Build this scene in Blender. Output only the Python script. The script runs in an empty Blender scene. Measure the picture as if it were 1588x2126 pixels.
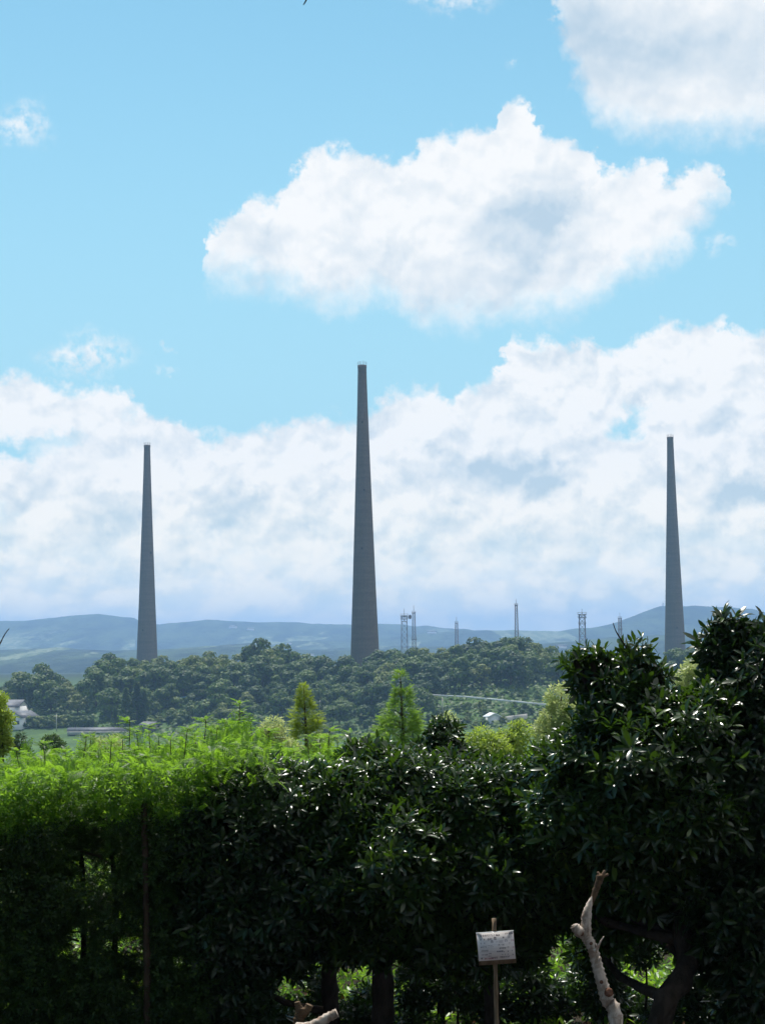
import bpy, math, random
import numpy as np
from mathutils import Vector, Matrix
R = math.radians
rng = np.random.default_rng(7)
random.seed(7)
sc = bpy.context.scene
COL = sc.collection

# ------------------------------------------------------------------ camera
EYE = 22.0                      # height of the lens above the foot of the tall masts
PITCH, ROLL, F = 4.4, 0.61, 3500.0
W0, H0 = 1588, 2126             # size of the photograph; F is its focal length in pixels
cd = bpy.data.cameras.new('camera'); cam = bpy.data.objects.new('camera', cd); COL.objects.link(cam)
cd.sensor_fit = 'VERTICAL'; cd.sensor_height = 36.0; cd.lens = 36.0 * F / H0
cd.clip_start = 0.1; cd.clip_end = 40000
MC = Matrix.Rotation(R(90 + PITCH), 4, 'X') @ Matrix.Rotation(R(-ROLL), 4, 'Z')
cam.matrix_world = Matrix.Translation((0, 0, EYE)) @ MC
sc.camera = cam
M3 = np.array(MC.to_3x3())
def ray(px, py):
    v = M3 @ np.array([(px - W0/2)/F, -(py - H0/2)/F, -1.0]); return v
def P(px, py, d):               # where the sight line of a photo point stands d metres in front of the lens
    v = ray(px, py); v = v * (d / v[1]); return np.array([v[0], v[1], v[2] + EYE])
def proj(p):                    # points (n,3) -> photo coordinates
    q = (np.atleast_2d(p) - [0, 0, EYE]) @ M3
    return np.stack([W0/2 + F*q[:, 0]/-q[:, 2], H0/2 - F*q[:, 1]/-q[:, 2]], 1)
def azel(px, py):
    v = ray(px, py); return math.degrees(math.atan2(v[0], v[1])), math.degrees(math.atan2(v[2], math.hypot(v[0], v[1])))

# ------------------------------------------------------------------ light
SUN_EL, SUN_AZ = 64.0, -14.0    # azimuth from +Y, positive to the right
sd = bpy.data.lights.new('sun', 'SUN'); sun = bpy.data.objects.new('sun', sd); COL.objects.link(sun)
sd.energy = 4.6; sd.angle = R(0.53); sd.color = (1.0, 0.955, 0.88)
sdir = Vector((math.sin(R(SUN_AZ))*math.cos(R(SUN_EL)), math.cos(R(SUN_AZ))*math.cos(R(SUN_EL)), math.sin(R(SUN_EL))))
sun.rotation_euler = sdir.to_track_quat('Z', 'Y').to_euler()
vs = sc.view_settings
vs.view_transform = 'Standard'; vs.look = 'None'; vs.gamma = 1; vs.use_curve_mapping = False
vs.exposure = 0.35
sc.cycles.max_bounces = 6; sc.cycles.diffuse_bounces = 3; sc.cycles.glossy_bounces = 2
sc.cycles.transmission_bounces = 3; sc.cycles.volume_bounces = 1
sc.cycles.sample_clamp_indirect = 6.0
sc.cycles.use_denoising = True

# ------------------------------------------------------------------ node helper
class NT:
    def __init__(s, tree): s.t = tree; s.n = tree.nodes; s.l = tree.links
    def put(s, inp, v):
        if isinstance(v, bpy.types.NodeSocket): s.l.new(v, inp)
        elif v is not None:
            try: inp.default_value = v
            except Exception: inp.default_value = tuple(v) + (1.0,)
    def node(s, typ, out=0, props=None, **kw):
        nd = s.n.new(typ)
        for k, v in (props or {}).items(): setattr(nd, k, v)
        for k, v in kw.items():
            key = int(k[1:]) if k[0] == 'i' and k[1:].isdigit() else k.replace('_', ' ')
            s.put(nd.inputs[key], v)
        return nd.outputs[out]
    def m(s, op, a, b=None, c=None, clamp=False):
        nd = s.n.new('ShaderNodeMath'); nd.operation = op; nd.use_clamp = clamp
        for i, v in enumerate((a, b, c)):
            if v is not None: s.put(nd.inputs[i], v)
        return nd.outputs[0]
    def vm(s, op, a, b=None, out=0):
        nd = s.n.new('ShaderNodeVectorMath'); nd.operation = op; s.put(nd.inputs[0], a)
        if b is not None:
            if op == 'SCALE': s.put(nd.inputs['Scale'], b)
            else: s.put(nd.inputs[1], b)
        return nd.outputs[out]
    def mix(s, f, a, b, blend='MIX'):
        nd = s.n.new('ShaderNodeMix'); nd.data_type = 'RGBA'; nd.blend_type = blend
        s.put(nd.inputs[0], f); s.put(nd.inputs[6], a); s.put(nd.inputs[7], b); return nd.outputs[2]
    def ss(s, x, lo, hi, a=0.0, b=1.0):
        nd = s.n.new('ShaderNodeMapRange'); nd.interpolation_type = 'SMOOTHSTEP'
        for i, v in enumerate((x, lo, hi, a, b)): s.put(nd.inputs[i], v)
        return nd.outputs[0]
    def noise(s, v, scale, detail=5, rough=.55, out=0, **kw):
        return s.node('ShaderNodeTexNoise', out, Vector=v, Scale=scale, Detail=detail, Roughness=rough, **kw)

# ------------------------------------------------------------------ sky with its clouds (in azimuth / elevation, degrees)
def make_sky():
    w = bpy.data.worlds.new('World'); sc.world = w; w.use_nodes = True
    t = NT(w.node_tree); t.n.clear()
    sky = t.n.new('ShaderNodeTexSky'); sky.sky_type = 'NISHITA'; sky.sun_disc = False
    sky.sun_elevation = R(SUN_EL); sky.sun_rotation = R(SUN_AZ)
    sky.air_density = 1.0; sky.dust_density = 0.6; sky.ozone_density = 1.3
    D = t.node('ShaderNodeTexCoord', 0)
    sep = t.n.new('ShaderNodeSeparateXYZ'); t.l.new(D, sep.inputs[0]); X, Y, Z = sep.outputs
    az = t.m('MULTIPLY', t.m('ARCTAN2', X, Y), 57.29578)
    el = t.m('MULTIPLY', t.m('ARCSINE', Z), 57.29578)
    p = t.node('ShaderNodeCombineXYZ', X=az, Y=el, Z=0.0)
    # warp of the outlines: soft large sway plus cauliflower edge
    big = t.noise(p, 0.42, 1, .5, 1)
    wig = t.noise(p, 1.5, 5, .62, 1)
    w1 = t.vm('SCALE', t.vm('SUBTRACT', big, (.5, .5, .5)), 0.75)
    w2 = t.vm('SCALE', t.vm('SUBTRACT', wig, (.5, .5, .5)), 1.5)
    pw = t.vm('ADD', t.vm('ADD', p, w1), w2)
    sp = t.n.new('ShaderNodeSeparateXYZ'); t.l.new(pw, sp.inputs[0]); A, E = sp.outputs[0], sp.outputs[1]
    an = t.m('MULTIPLY_ADD', A, 1/40.0, 0.5)           # azimuth -20..20 -> 0..1
    def curve(pts):
        nd = t.n.new('ShaderNodeFloatCurve'); t.l.new(an, nd.inputs['Value'])
        q = sorted(((a/40 + .5, (e + 5)/35) for a, e in (azel(*k) for k in pts)))
        r = []
        for a, e in q:
            if r and a - r[-1][0] < 0.0012: a = r[-1][0] + 0.0012
            r.append((a, e))
        cm = nd.mapping; c = cm.curves[0]
        cm.use_clip = False
        c.points[0].location = (r[0][0], r[0][1]); c.points[1].location = (r[-1][0], r[-1][1])
        for a, e in r[1:-1]: c.points.new(a, e)
        for k in c.points: k.handle_type = 'AUTO_CLAMPED'
        cm.extend = 'HORIZONTAL'; cm.update()
        return t.m('MULTIPLY_ADD', nd.outputs[0], 35.0, -5.0)
    mtop = curve([(405,700),(437,490),(500,430),(520,402),(560,410),(600,370),(650,312),(700,300),(760,315),(800,328),(850,325),(875,284),(930,276),(970,262),(1018,262),(1032,215),(1060,203),(1095,212),(1112,250),(1140,275),(1180,280),(1230,308),(1262,345),(1290,355),(1340,332),(1372,362),(1392,378),(1440,345),(1490,350),(1512,390),(1536,520)])
    mbot = curve([(405,560),(445,610),(520,612),(600,622),(660,655),(720,662),(780,640),(850,670),(950,688),(1080,680),(1180,668),(1250,640),(1300,600),(1380,570),(1430,530),(1452,500),(1490,460),(1536,420)])
    ltop = curve([(-60,775),(0,775),(60,760),(110,778),(180,795),(250,795),(272,822),(300,850),(330,862),(400,880),(440,897),(470,890),(520,880),(560,870),(610,865),(680,850),(735,855),(780,830),(815,815),(850,812),(900,805),(940,825),(960,795),(1020,780),(1045,745),(1055,706),(1080,690),(1150,690),(1180,708),(1210,685),(1260,720),(1300,715),(1340,688),(1390,658),(1440,668),(1490,652),(1530,688),(1588,692),(1700,680)])
    ubot = curve([(1040,-300),(1120,-120),(1150,60),(1182,150),(1212,212),(1250,255),(1320,280),(1400,300),(1500,300),(1588,290),(1700,285)])
    dm_t = t.m('SUBTRACT', mtop, E); dm_b = t.m('SUBTRACT', E, mbot)
    am = t.m('MULTIPLY', t.ss(dm_t, -.08, .42), t.ss(dm_b, -.3, 1.5))
    dl = t.m('SUBTRACT', ltop, E); al = t.ss(dl, -.08, .46)
    du = t.m('SUBTRACT', E, ubot); au = t.m('MULTIPLY', t.ss(du, -.5, 1.3), t.ss(A, 3.5, 7.0))
    def blob(px, py, rx, ry, wgt, src=pw):
        a, e = azel(px, py); k = 1/61.0
        v = t.vm('MULTIPLY', t.vm('SUBTRACT', src, (a, e, 0)), (1/(rx*k), 1/(ry*k), 0.0))
        return t.m('MULTIPLY', t.ss(t.vm('LENGTH', v, out=1), 1.0, 0.0), wgt)
    def total(lst, src=pw):
        acc = None
        for b in lst:
            s_ = blob(*b, src=src); acc = s_ if acc is None else t.m('ADD', acc, s_)
        return acc
    # thin separate wisps
    fine = t.noise(p, 2.2, 4, .6)
    wisps = total([(190,735,120,60,.85),(130,735,70,35,.4),(40,262,80,62,.8),(940,-5,130,42,.9),(1062,125,26,18,.5),(348,720,22,16,.6),(1500,510,45,22,.5),(335,770,40,14,.5),(1250,150,40,60,.3)])
    aw = t.m('MULTIPLY', wisps, t.ss(fine, .34, .62), clamp=True)
    # gaps where the blue shows through the low bank
    holes = total([(20,925,120,40,1.15),(120,905,90,22,.6),(1300,885,44,40,1.1),(1320,860,36,24,.7),(300,860,50,18,.4),(0,1060,60,30,.3)])
    al = t.m('MULTIPLY', al, t.m('SUBTRACT', 1.0, t.m('MULTIPLY', holes, .95, clamp=True)))
    alpha = t.m('MAXIMUM', t.m('MAXIMUM', am, al), t.m('MAXIMUM', au, aw))
    # low bank gets thin and streaky towards the horizon
    streak = t.noise(t.vm('MULTIPLY', p, (0.62, 1.15, 1)), .95, 3, .5)
    low = t.ss(el, 5.0, 0.6)
    alpha = t.m('MULTIPLY', alpha, t.m('SUBTRACT', 1.0, t.m('MULTIPLY', low, t.ss(streak, .60, .38, 0, .6))))
    # cloud body shading: relief between a point and one nearer the sun, broad grey bellies
    def relief(sc_, off, detail):
        a_ = t.noise(t.vm('ADD', p, w1), sc_, detail, .55)
        b_ = t.noise(t.vm('ADD', t.vm('ADD', p, w1), (-off*.35, off, 0)), sc_, detail, .55)
        return t.m('SUBTRACT', a_, b_)
    rel = t.m('ADD', t.m('MULTIPLY', relief(.5, .9, 2), .50), t.m('MULTIPLY', relief(1.3, .30, 4), .50))
    pb = t.vm('ADD', t.vm('ADD', p, w1), t.vm('SCALE', w2, .75))
    belly = t.m('ADD', total([(1100,480,210,150,.75),(1150,420,120,90,.30),(780,540,160,90,.30),(980,600,330,70,.30),(540,520,80,110,.35),(1350,100,320,170,.75),(1180,60,150,140,.6),(1560,150,110,140,.4),
        (1060,975,190,60,.95),(940,1000,160,50,.45),(900,1085,120,45,.55),(480,1050,130,80,.65),(640,1075,130,60,.45),(215,1060,120,90,.55),(60,1020,90,60,.35),(570,1185,60,22,.5)], src=pb),
        total([(930,1150,120,35,.4),(1120,1010,80,40,.4),(1500,880,110,40,.55),(1540,1020,120,80,.55),(1420,1160,160,80,.3),(1090,860,70,50,.45),(1040,800,50,30,.3),(700,1120,120,40,.4),(1150,1120,200,60,.25),(300,1180,250,60,.3),(1250,780,90,50,.25),(1300,1000,100,60,.2),(900,930,90,30,.2),(150,900,80,30,.2)], src=pb))
    def puffs(off):
        vo = t.n.new('ShaderNodeTexVoronoi'); vo.feature = 'SMOOTH_F1'; vo.voronoi_dimensions = '2D'
        t.l.new(t.vm('ADD', t.vm('ADD', t.vm('ADD', p, t.vm('SCALE', w1, 1.6)), t.vm('SCALE', w2, 1.1)), (-off*.45, off, 0)), vo.inputs['Vector'])
        vo.inputs['Scale'].default_value = .6; vo.inputs['Smoothness'].default_value = .7; vo.inputs['Detail'].default_value = 1.0; vo.inputs['Roughness'].default_value = .45
        return vo.outputs['Distance']
    puff = t.m('MULTIPLY', t.m('SUBTRACT', puffs(.36), puffs(0.0)), .36)
    rel = t.m('MULTIPLY', t.m('SUBTRACT', rel, puff), t.m('MULTIPLY_ADD', au, -.6, 1.0))
    shade = t.m('MULTIPLY_ADD', rel, t.m('MULTIPLY_ADD', am, -.9, 2.3), 0.08)
    depth = t.m('MULTIPLY', t.ss(dl, 3.0, 9.0), .22)
    shade = t.m('ADD', t.m('ADD', shade, belly), depth, clamp=True)
    cloud = t.mix(shade, (0.80, 0.80, 0.80, 1), (0.42, 0.53, 0.63, 1))
    cloud = t.mix(t.m('MULTIPLY', t.ss(streak, .45, .65), low), cloud, (0.74, 0.78, 0.82, 1))
    skyc = t.mix(1.0, sky.outputs[0], (SKYT[0], SKYT[1], SKYT[2], 1), 'MULTIPLY')
    skyc = t.mix(t.ss(el, 26.0, 3.0, 0, .9), skyc, tuple(c/SKY_STRENGTH for c in (0.33, 0.57, 0.71)) + (1,))
    skyc = t.mix(t.ss(el, 5.0, 1.0, 0, .8), skyc, tuple(c/SKY_STRENGTH for c in (0.62, 0.73, 0.80)) + (1,))
    # cloud colours are radiances; the background's strength scales them back
    cl = t.vm('SCALE', cloud, 1.0/SKY_STRENGTH)
    cl = t.vm('MULTIPLY', cl, t.mix(t.ss(el, 7.0, 0.5), (1, 1, 1, 1), (1.32, 1.20, .98, 1)))
    outc = t.mix(t.m('MULTIPLY', alpha, .96), skyc, cl)
    bg = t.n.new('ShaderNodeBackground'); t.l.new(outc, bg.inputs[0]); bg.inputs[1].default_value = SKY_STRENGTH
    o = t.n.new('ShaderNodeOutputWorld'); t.l.new(bg.outputs[0], o.inputs[0])
SKY_STRENGTH = 0.10
SKYT = (0.775, 1.20, 1.09)
make_sky()

# ------------------------------------------------------------------ object helpers
def tag(o, label=None, cat=None, group=None, kind=None):
    if label: o['label'] = label
    if cat: o['category'] = cat
    if group: o['group'] = group
    if kind: o['kind'] = kind
    return o
def empty(name, loc):
    o = bpy.data.objects.new(name, None); COL.objects.link(o); o.location = loc; return o
def obj(name, me, mat=None, parent=None, loc=None):
    o = bpy.data.objects.new(name, me); COL.objects.link(o)
    if mat is not None and not me.materials:
        for m_ in (mat if isinstance(mat, (list, tuple)) else [mat]): me.materials.append(m_)
    if parent is not None: o.parent = parent
    if loc is not None: o.location = loc
    return o
def mesh_np(name, verts, faces, smooth=False, mats=None):
    """verts (n,3); faces: list of (m,k) int arrays, any k"""
    me = bpy.data.meshes.new(name)
    verts = np.ascontiguousarray(verts, dtype=np.float32)
    if not isinstance(faces, (list, tuple)): faces = [faces]
    faces = [np.asarray(f, dtype=np.int32) for f in faces if len(f)]
    lv = np.concatenate([f.ravel() for f in faces]); cnt = np.concatenate([np.full(len(f), f.shape[1], np.int32) for f in faces])
    me.vertices.add(len(verts)); me.vertices.foreach_set('co', verts.ravel())
    me.loops.add(len(lv)); me.loops.foreach_set('vertex_index', lv)
    me.polygons.add(len(cnt)); st = np.concatenate([[0], np.cumsum(cnt)[:-1]]).astype(np.int32)
    me.polygons.foreach_set('loop_start', st)
    if smooth: me.polygons.foreach_set('use_smooth', np.ones(len(cnt), bool))
    if mats is not None: me.polygons.foreach_set('material_index', np.asarray(mats, np.int32))
    me.update(calc_edges=True); me.validate()
    return me
class MB:                                   # collects tubes, boxes and scattered templates into one mesh
    def __init__(s): s.v = []; s.f = []; s.n = 0
    def add(s, v, *fs):
        v = np.asarray(v, float)
        for f in fs:
            if len(f): s.f.append(np.asarray(f, np.int64) + s.n)
        s.v.append(v); s.n += len(v)
    def box(s, c, size, rot=None):
        h = np.array(size)/2; q = np.array([[a, b, d] for a in (-1, 1) for b in (-1, 1) for d in (-1, 1)])*h
        if rot is not None: q = q @ np.array(rot).T
        s.add(q + np.array(c), [[0,1,3,2],[4,6,7,5],[0,4,5,1],[2,3,7,6],[0,2,6,4],[1,5,7,3]])
    def tube(s, pts, rad, k=8, rough=0.0, caps=True, seed=0):
        pts = np.asarray(pts, float); n = len(pts); rad = np.broadcast_to(np.asarray(rad, float), (n,))
        g = np.random.default_rng(seed)
        tg = np.gradient(pts, axis=0); tg /= np.linalg.norm(tg, axis=1)[:, None] + 1e-12
        ref = np.array([1.0, 0, 0]) if abs(tg[0][0]) < .8 else np.array([0, 1.0, 0])
        V = []
        for i in range(n):
            a = np.cross(tg[i], ref); a /= np.linalg.norm(a); b = np.cross(tg[i], a); ref = np.cross(b, tg[i]) if i else ref
            th = np.arange(k)*2*math.pi/k
            rr = rad[i]*(1 + rough*(g.random(k) - .5)*2)
            V.append(pts[i] + (np.cos(th)*rr)[:, None]*a + (np.sin(th)*rr)[:, None]*b)
        V = np.concatenate(V); i, j = np.meshgrid(np.arange(n-1), np.arange(k), indexing='ij'); j2 = (j+1) % k
        q = np.stack([i*k+j, i*k+j2, (i+1)*k+j2, (i+1)*k+j], -1).reshape(-1, 4)
        if caps:
            V = np.concatenate([V, pts[:1], pts[-1:]]); c0, c1 = n*k, n*k+1; jj = np.arange(k)
            tr = np.concatenate([np.stack([(jj+1) % k, jj, np.full(k, c0)], 1), np.stack([(n-1)*k+jj, (n-1)*k+(jj+1) % k, np.full(k, c1)], 1)])
            s.add(V, q, tr)
        else: s.add(V, q)
    def bar(s, a, b, w):
        s.tube([a, b], w/2, 4)
    def mesh(s, name, smooth=False):
        return mesh_np(name, np.concatenate(s.v), s.f, smooth)
    def build(s, name, mat, parent=None, smooth=False, loc=None):
        return obj(name, s.mesh(name, smooth), mat, parent, loc)
def resample(pts, n):
    pts = np.asarray(pts, float); d = np.concatenate([[0], np.cumsum(np.linalg.norm(np.diff(pts, axis=0), axis=1))])
    # smooth Catmull-Rom through the points
    t = np.linspace(0, len(pts)-1, n); out = []
    for u in t:
        i = min(int(u), len(pts)-2); f = u - i
        p0, p1, p2, p3 = pts[max(i-1, 0)], pts[i], pts[i+1], pts[min(i+2, len(pts)-1)]
        out.append(.5*((2*p1) + (-p0+p2)*f + (2*p0-5*p1+4*p2-p3)*f*f + (-p0+3*p1-3*p2+p3)*f**3))
    return np.array(out)

def unit(v): return v/(np.linalg.norm(v, axis=-1, keepdims=True) + 1e-9)
def frames(d, nrm):             # columns: side, along, normal
    d = unit(d); s_ = unit(np.cross(d, nrm)); n_ = np.cross(s_, d)
    return np.stack([s_, d, n_], -1)
def scatter(tv, tf, Fm, pos, scale):
    """template verts tv (n,3), faces list tf, frames Fm (N,3,3), pos (N,3), scale (N,) or (N,3)"""
    N = len(pos); n = len(tv); scale = np.asarray(scale, float)
    if scale.ndim == 1: scale = scale[:, None]
    v = tv[None]*scale[:, None, :] if scale.shape[1] == 3 else tv[None]*scale[:, None, :]
    v = np.einsum('nij,nkj->nki', Fm, v) + pos[:, None]
    off = (np.arange(N)*n)[:, None, None]
    return v.reshape(-1, 3), [(np.asarray(f)[None] + off).reshape(-1, len(f[0])) for f in tf]

# ------------------------------------------------------------------ materials
def new_mat(name):
    m_ = bpy.data.materials.new(name); m_.use_nodes = True; t = NT(m_.node_tree); t.n.clear()
    return m_, t
def finish(t, sh, vol=None, bump=None):
    o = t.n.new('ShaderNodeOutputMaterial'); t.l.new(sh, o.inputs[0])
def principled(t, color, rough=.7, spec=.4, normal=None, metallic=0.0, **kw):
    nd = t.n.new('ShaderNodeBsdfPrincipled'); t.put(nd.inputs['Base Color'], color); t.put(nd.inputs['Roughness'], rough)
    t.put(nd.inputs['Specular IOR Level'], spec); t.put(nd.inputs['Metallic'], metallic)
    if normal is not None: t.l.new(normal, nd.inputs['Normal'])
    return nd.outputs[0]
def simple(name, c1, c2=None, scale=4, rough=.75, spec=.35, bump=.0, metallic=0.0, stretch=(1, 1, 1), detail=5):
    m_, t = new_mat(name); co = t.node('ShaderNodeTexCoord', 3)
    v = t.vm('MULTIPLY', co, stretch)
    f = t.ss(t.noise(v, scale, detail, .6), .35, .65)
    col = t.mix(f, (*c1, 1), (*(c2 or c1), 1))
    nrm = None
    if bump: nrm = t.node('ShaderNodeBump', 0, Strength=bump, Height=t.noise(v, scale*3, 4), Distance=.02)
    finish(t, principled(t, col, rough, spec, nrm, metallic)); return m_
def leafmat(name, a, b, back, trans=.35, rough=.38, spec=.5, sat_noise=None, ov=(.22, .12)):
    """a..b: the range of leaf greens; back: the light green that sun shines through a leaf"""
    m_, t = new_mat(name)
    rnd = t.node('ShaderNodeNewGeometry', 'Random Per Island')
    obr = t.node('ShaderNodeObjectInfo', 'Random')
    co = t.node('ShaderNodeTexCoord', 3)
    clump = t.ss(t.noise(co, sat_noise or 2.0, 2), .35, .65)
    f = t.m('ADD', t.m('MULTIPLY', rnd, .6), t.m('MULTIPLY', clump, .4))
    col = t.mix(f, (*a, 1), (*b, 1))
    col = t.mix(t.m('MULTIPLY', t.m('GREATER_THAN', rnd, .94), .6), col, (back[0]*.55, back[1]*.42, back[2]*.5, 1))
    col = t.mix(1.0, col, t.node('ShaderNodeCombineColor', 0, Red=t.m('MULTIPLY_ADD', obr, ov[0], 1-ov[0]/2), Green=t.m('MULTIPLY_ADD', obr, ov[1], 1-ov[1]/2), Blue=1.0), 'MULTIPLY')
    pr = principled(t, col, rough, spec)
    tr = t.n.new('ShaderNodeBsdfTranslucent'); t.put(tr.inputs[0], t.mix(rnd, (*back, 1), tuple(c*.7 for c in back) + (1,)))
    mx = t.n.new('ShaderNodeMixShader'); mx.inputs[0].default_value = trans
    t.l.new(pr, mx.inputs[1]); t.l.new(tr.outputs[0], mx.inputs[2]); finish(t, mx.outputs[0]); return m_

M = {}
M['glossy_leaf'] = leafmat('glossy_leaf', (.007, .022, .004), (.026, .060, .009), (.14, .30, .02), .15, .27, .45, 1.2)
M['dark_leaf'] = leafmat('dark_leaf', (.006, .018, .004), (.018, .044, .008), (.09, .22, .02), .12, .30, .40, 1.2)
M['lit_frond'] = leafmat('lit_frond', (.014, .045, .004), (.060, .150, .010), (.50, .90, .06), .34, .5, .3, 1.5)  # hedge leaf for the top, its lit look put into the colour
M['shaded_frond'] = leafmat('shaded_frond', (.005, .017, .0025), (.024, .062, .007), (.16, .34, .02), .20, .5, .3, 1.5)  # same hedge leaf darkened; the shade of the front is in its colour
M['yellow_green'] = leafmat('yellow_green', (.12, .20, .03), (.24, .31, .06), (.50, .66, .07), .46, .5, .4, 1.0)
M['pale_leaf'] = leafmat('pale_leaf', (.24, .30, .09), (.42, .46, .24), (.62, .72, .25), .45, .5, .4, 1.0)
M['soft_green'] = leafmat('soft_green', (.06, .14, .02), (.13, .24, .04), (.36, .60, .06), .45, .5, .4, 1.0)
M['undergrowth'] = leafmat('undergrowth', (.05, .14, .012), (.15, .30, .03), (.40, .70, .05), .45, .4, .5, 3.0)
M['wood_leaf'] = leafmat('wood_leaf', (.016, .048, .006), (.075, .128, .016), (.11, .20, .015), .28, .6, .3, .25, (1.1, .75))
M['wood_leaf_light'] = leafmat('wood_leaf_light', (.07, .11, .016), (.17, .20, .035), (.18, .26, .03), .28, .6, .3, .25)
M['bark'] = simple('bark', (.045, .032, .022), (.085, .062, .042), 18, .9, .2, .6, stretch=(1, 1, .35))
M['dark_bark'] = simple('dark_bark', (.020, .015, .011), (.042, .032, .024), 18, .9, .2, .6, stretch=(1, 1, .35))
M['twig'] = simple('twig', (.06, .05, .03), (.10, .08, .05), 20, .9, .2)

# ------------------------------------------------------------------ ground
FG = EYE - 2.5
def smooth(x, a, b):
    t_ = np.clip((x - a)/(b - a), 0, 1); return t_*t_*(3 - 2*t_)
def vnoise(x, y, s, seed=0):     # cheap smooth value noise
    x = np.asarray(x, float)/s + seed*17.3; y = np.asarray(y, float)/s + seed*9.1
    xi, yi = np.floor(x), np.floor(y); fx, fy = x-xi, y-yi; fx = fx*fx*(3-2*fx); fy = fy*fy*(3-2*fy)
    def h(a, b):
        v = np.sin(a*127.1 + b*311.7 + seed*74.7)*43758.5453; return v - np.floor(v)
    return (h(xi, yi)*(1-fx) + h(xi+1, yi)*fx)*(1-fy) + (h(xi, yi+1)*(1-fx) + h(xi+1, yi+1)*fx)*fy
def fbm(x, y, s, o=4, seed=0):
    r_ = 0; a = 1; tot = 0
    for k in range(o): r_ = r_ + a*vnoise(x, y, s/2**k, seed+k); tot += a; a *= .5
    return r_/tot
# crest of the wooded hill: photo x -> photo y of the tree tops, and the distance of that crest
CREST = [(-200,1424,640),(0,1416,640),(60,1392,640),(120,1398,640),(185,1402,640),(200,1365,640),(280,1368,640),(330,1362,640),(420,1358,640),(500,1362,640),(540,1348,640),(600,1362,640),(650,1375,640),(720,1378,640),(790,1366,640),(850,1348,630),(950,1338,620),(1060,1330,610),(1120,1342,610),(1180,1365,620),(1300,1380,640),(1400,1365,650),(1440,1340,650),(1520,1345,650),(1700,1360,650)]
CX = []; CZ = []
for px_, py_, d_ in CREST:
    q_ = P(px_, py_, d_); CX.append(q_[0]/d_); CZ.append(q_[2])
def terrain(x, y):
    x = np.asarray(x, float); y = np.asarray(y, float)
    z = FG + (-8.0 - FG)*smooth(y, 15.5, 190) + (.06*(fbm(x, y, 3.0, 3, 3) - .5))*smooth(-y, -40, 40)
    u = x/np.maximum(y, 50)
    crest = np.interp(u, CX, CZ) - 9.5               # ground below 9-10 m tall trees
    fade = smooth(-np.abs(u), -.75, -.35)
    crest = crest*fade + (-4)*(1-fade)
    foot = np.interp(u, [-.25, -.12, -.02, .04, .12, .3], [545, 520, 480, 455, 450, 470])
    hill = smooth(y, foot, 630)
    h = (-8.0)*(1-hill) + crest*hill
    h = h*(1 - smooth(y, 650, 760)) + 0.0*smooth(y, 650, 760)
    z = np.where(y > 200, h, z)
    z = z + np.where(y > 200, 1.2*(fbm(x, y, 60, 3, 5) - .5)*smooth(y, 200, 400), 0)
    z = np.where(y > 760, z*(1 - smooth(y, 1100, 2200)) - 12*smooth(y, 1100, 2200), z)
    return z
def G(px_, py_, lo=150, hi=700):   # where the sight line of a photo point meets the valley floor or the hillside
    v = ray(px_, py_); ys = np.linspace(lo, hi, 2200); zz = EYE + v[2]/v[1]*ys; tt = terrain(v[0]/v[1]*ys, ys); ix = np.where(zz <= tt)[0]
    y_ = ys[ix[0]] if len(ix) else hi
    return np.array([v[0]/v[1]*y_, y_, float(terrain(v[0]/v[1]*y_, y_))])
def make_ground():
    fr = np.concatenate([np.linspace(-180, -30, 40, endpoint=False), np.linspace(-30, 30, 241), np.linspace(30, 180, 41)[1:-1]])
    rr = np.concatenate([[0.3], np.linspace(1, 30, 60), np.geomspace(31, 9300, 150)])
    A, Rr = np.meshgrid(np.radians(fr), rr, indexing='ij'); x = Rr*np.sin(A); y = Rr*np.cos(A)
    z = terrain(x, y); z = np.where(y < 15, FG + .05*(fbm(x, y, 1.5, 3, 2)-.5) + .02*np.abs(x)*0, z)
    V = np.stack([x, y, z], -1).reshape(-1, 3); n, k = A.shape
    i, j = np.meshgrid(np.arange(n), np.arange(k-1), indexing='ij'); i2 = (i+1) % n
    Q = np.stack([i*k+j, i*k+j+1, i2*k+j+1, i2*k+j], -1).reshape(-1, 4)[:, ::-1]
    V = np.concatenate([V, [[0, 0, FG]]]); ii = np.arange(n)
    T = np.stack([ii*k, ((ii+1) % n)*k, np.full(n, len(V)-1)], 1)[:, ::-1]
    m_, t = new_mat('ground'); co = t.node('ShaderNodeTexCoord', 3)
    sp = t.n.new('ShaderNodeSeparateXYZ'); t.l.new(co, sp.inputs[0])
    near = t.ss(sp.outputs[1], 14, 30)
    soil = t.mix(t.ss(t.noise(co, 9, 6, .7), .4, .62), (.012, .009, .006, 1), (.034, .024, .016, 1))
    grass = t.mix(t.ss(t.noise(co, .06, 5, .6), .42, .6), (.040, .085, .022, 1), (.080, .145, .032, 1))
    grass = t.mix(t.ss(t.noise(co, .9, 5, .7), .35, .7), grass, (.04, .075, .022, 1))
    col = t.mix(near, soil, grass)
    col = t.mix(t.ss(sp.outputs[1], 800, 1300), col, (.014, .030, .018, 1))
    bmp = t.node('ShaderNodeBump', 0, Strength=.7, Height=t.noise(co, 14, 5, .7), Distance=.03)
    finish(t, principled(t, col, .9, .15, bmp))
    o = obj('ground', mesh_np('ground', V, [Q, T], True), m_); tag(o, kind='structure')
make_ground()

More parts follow.
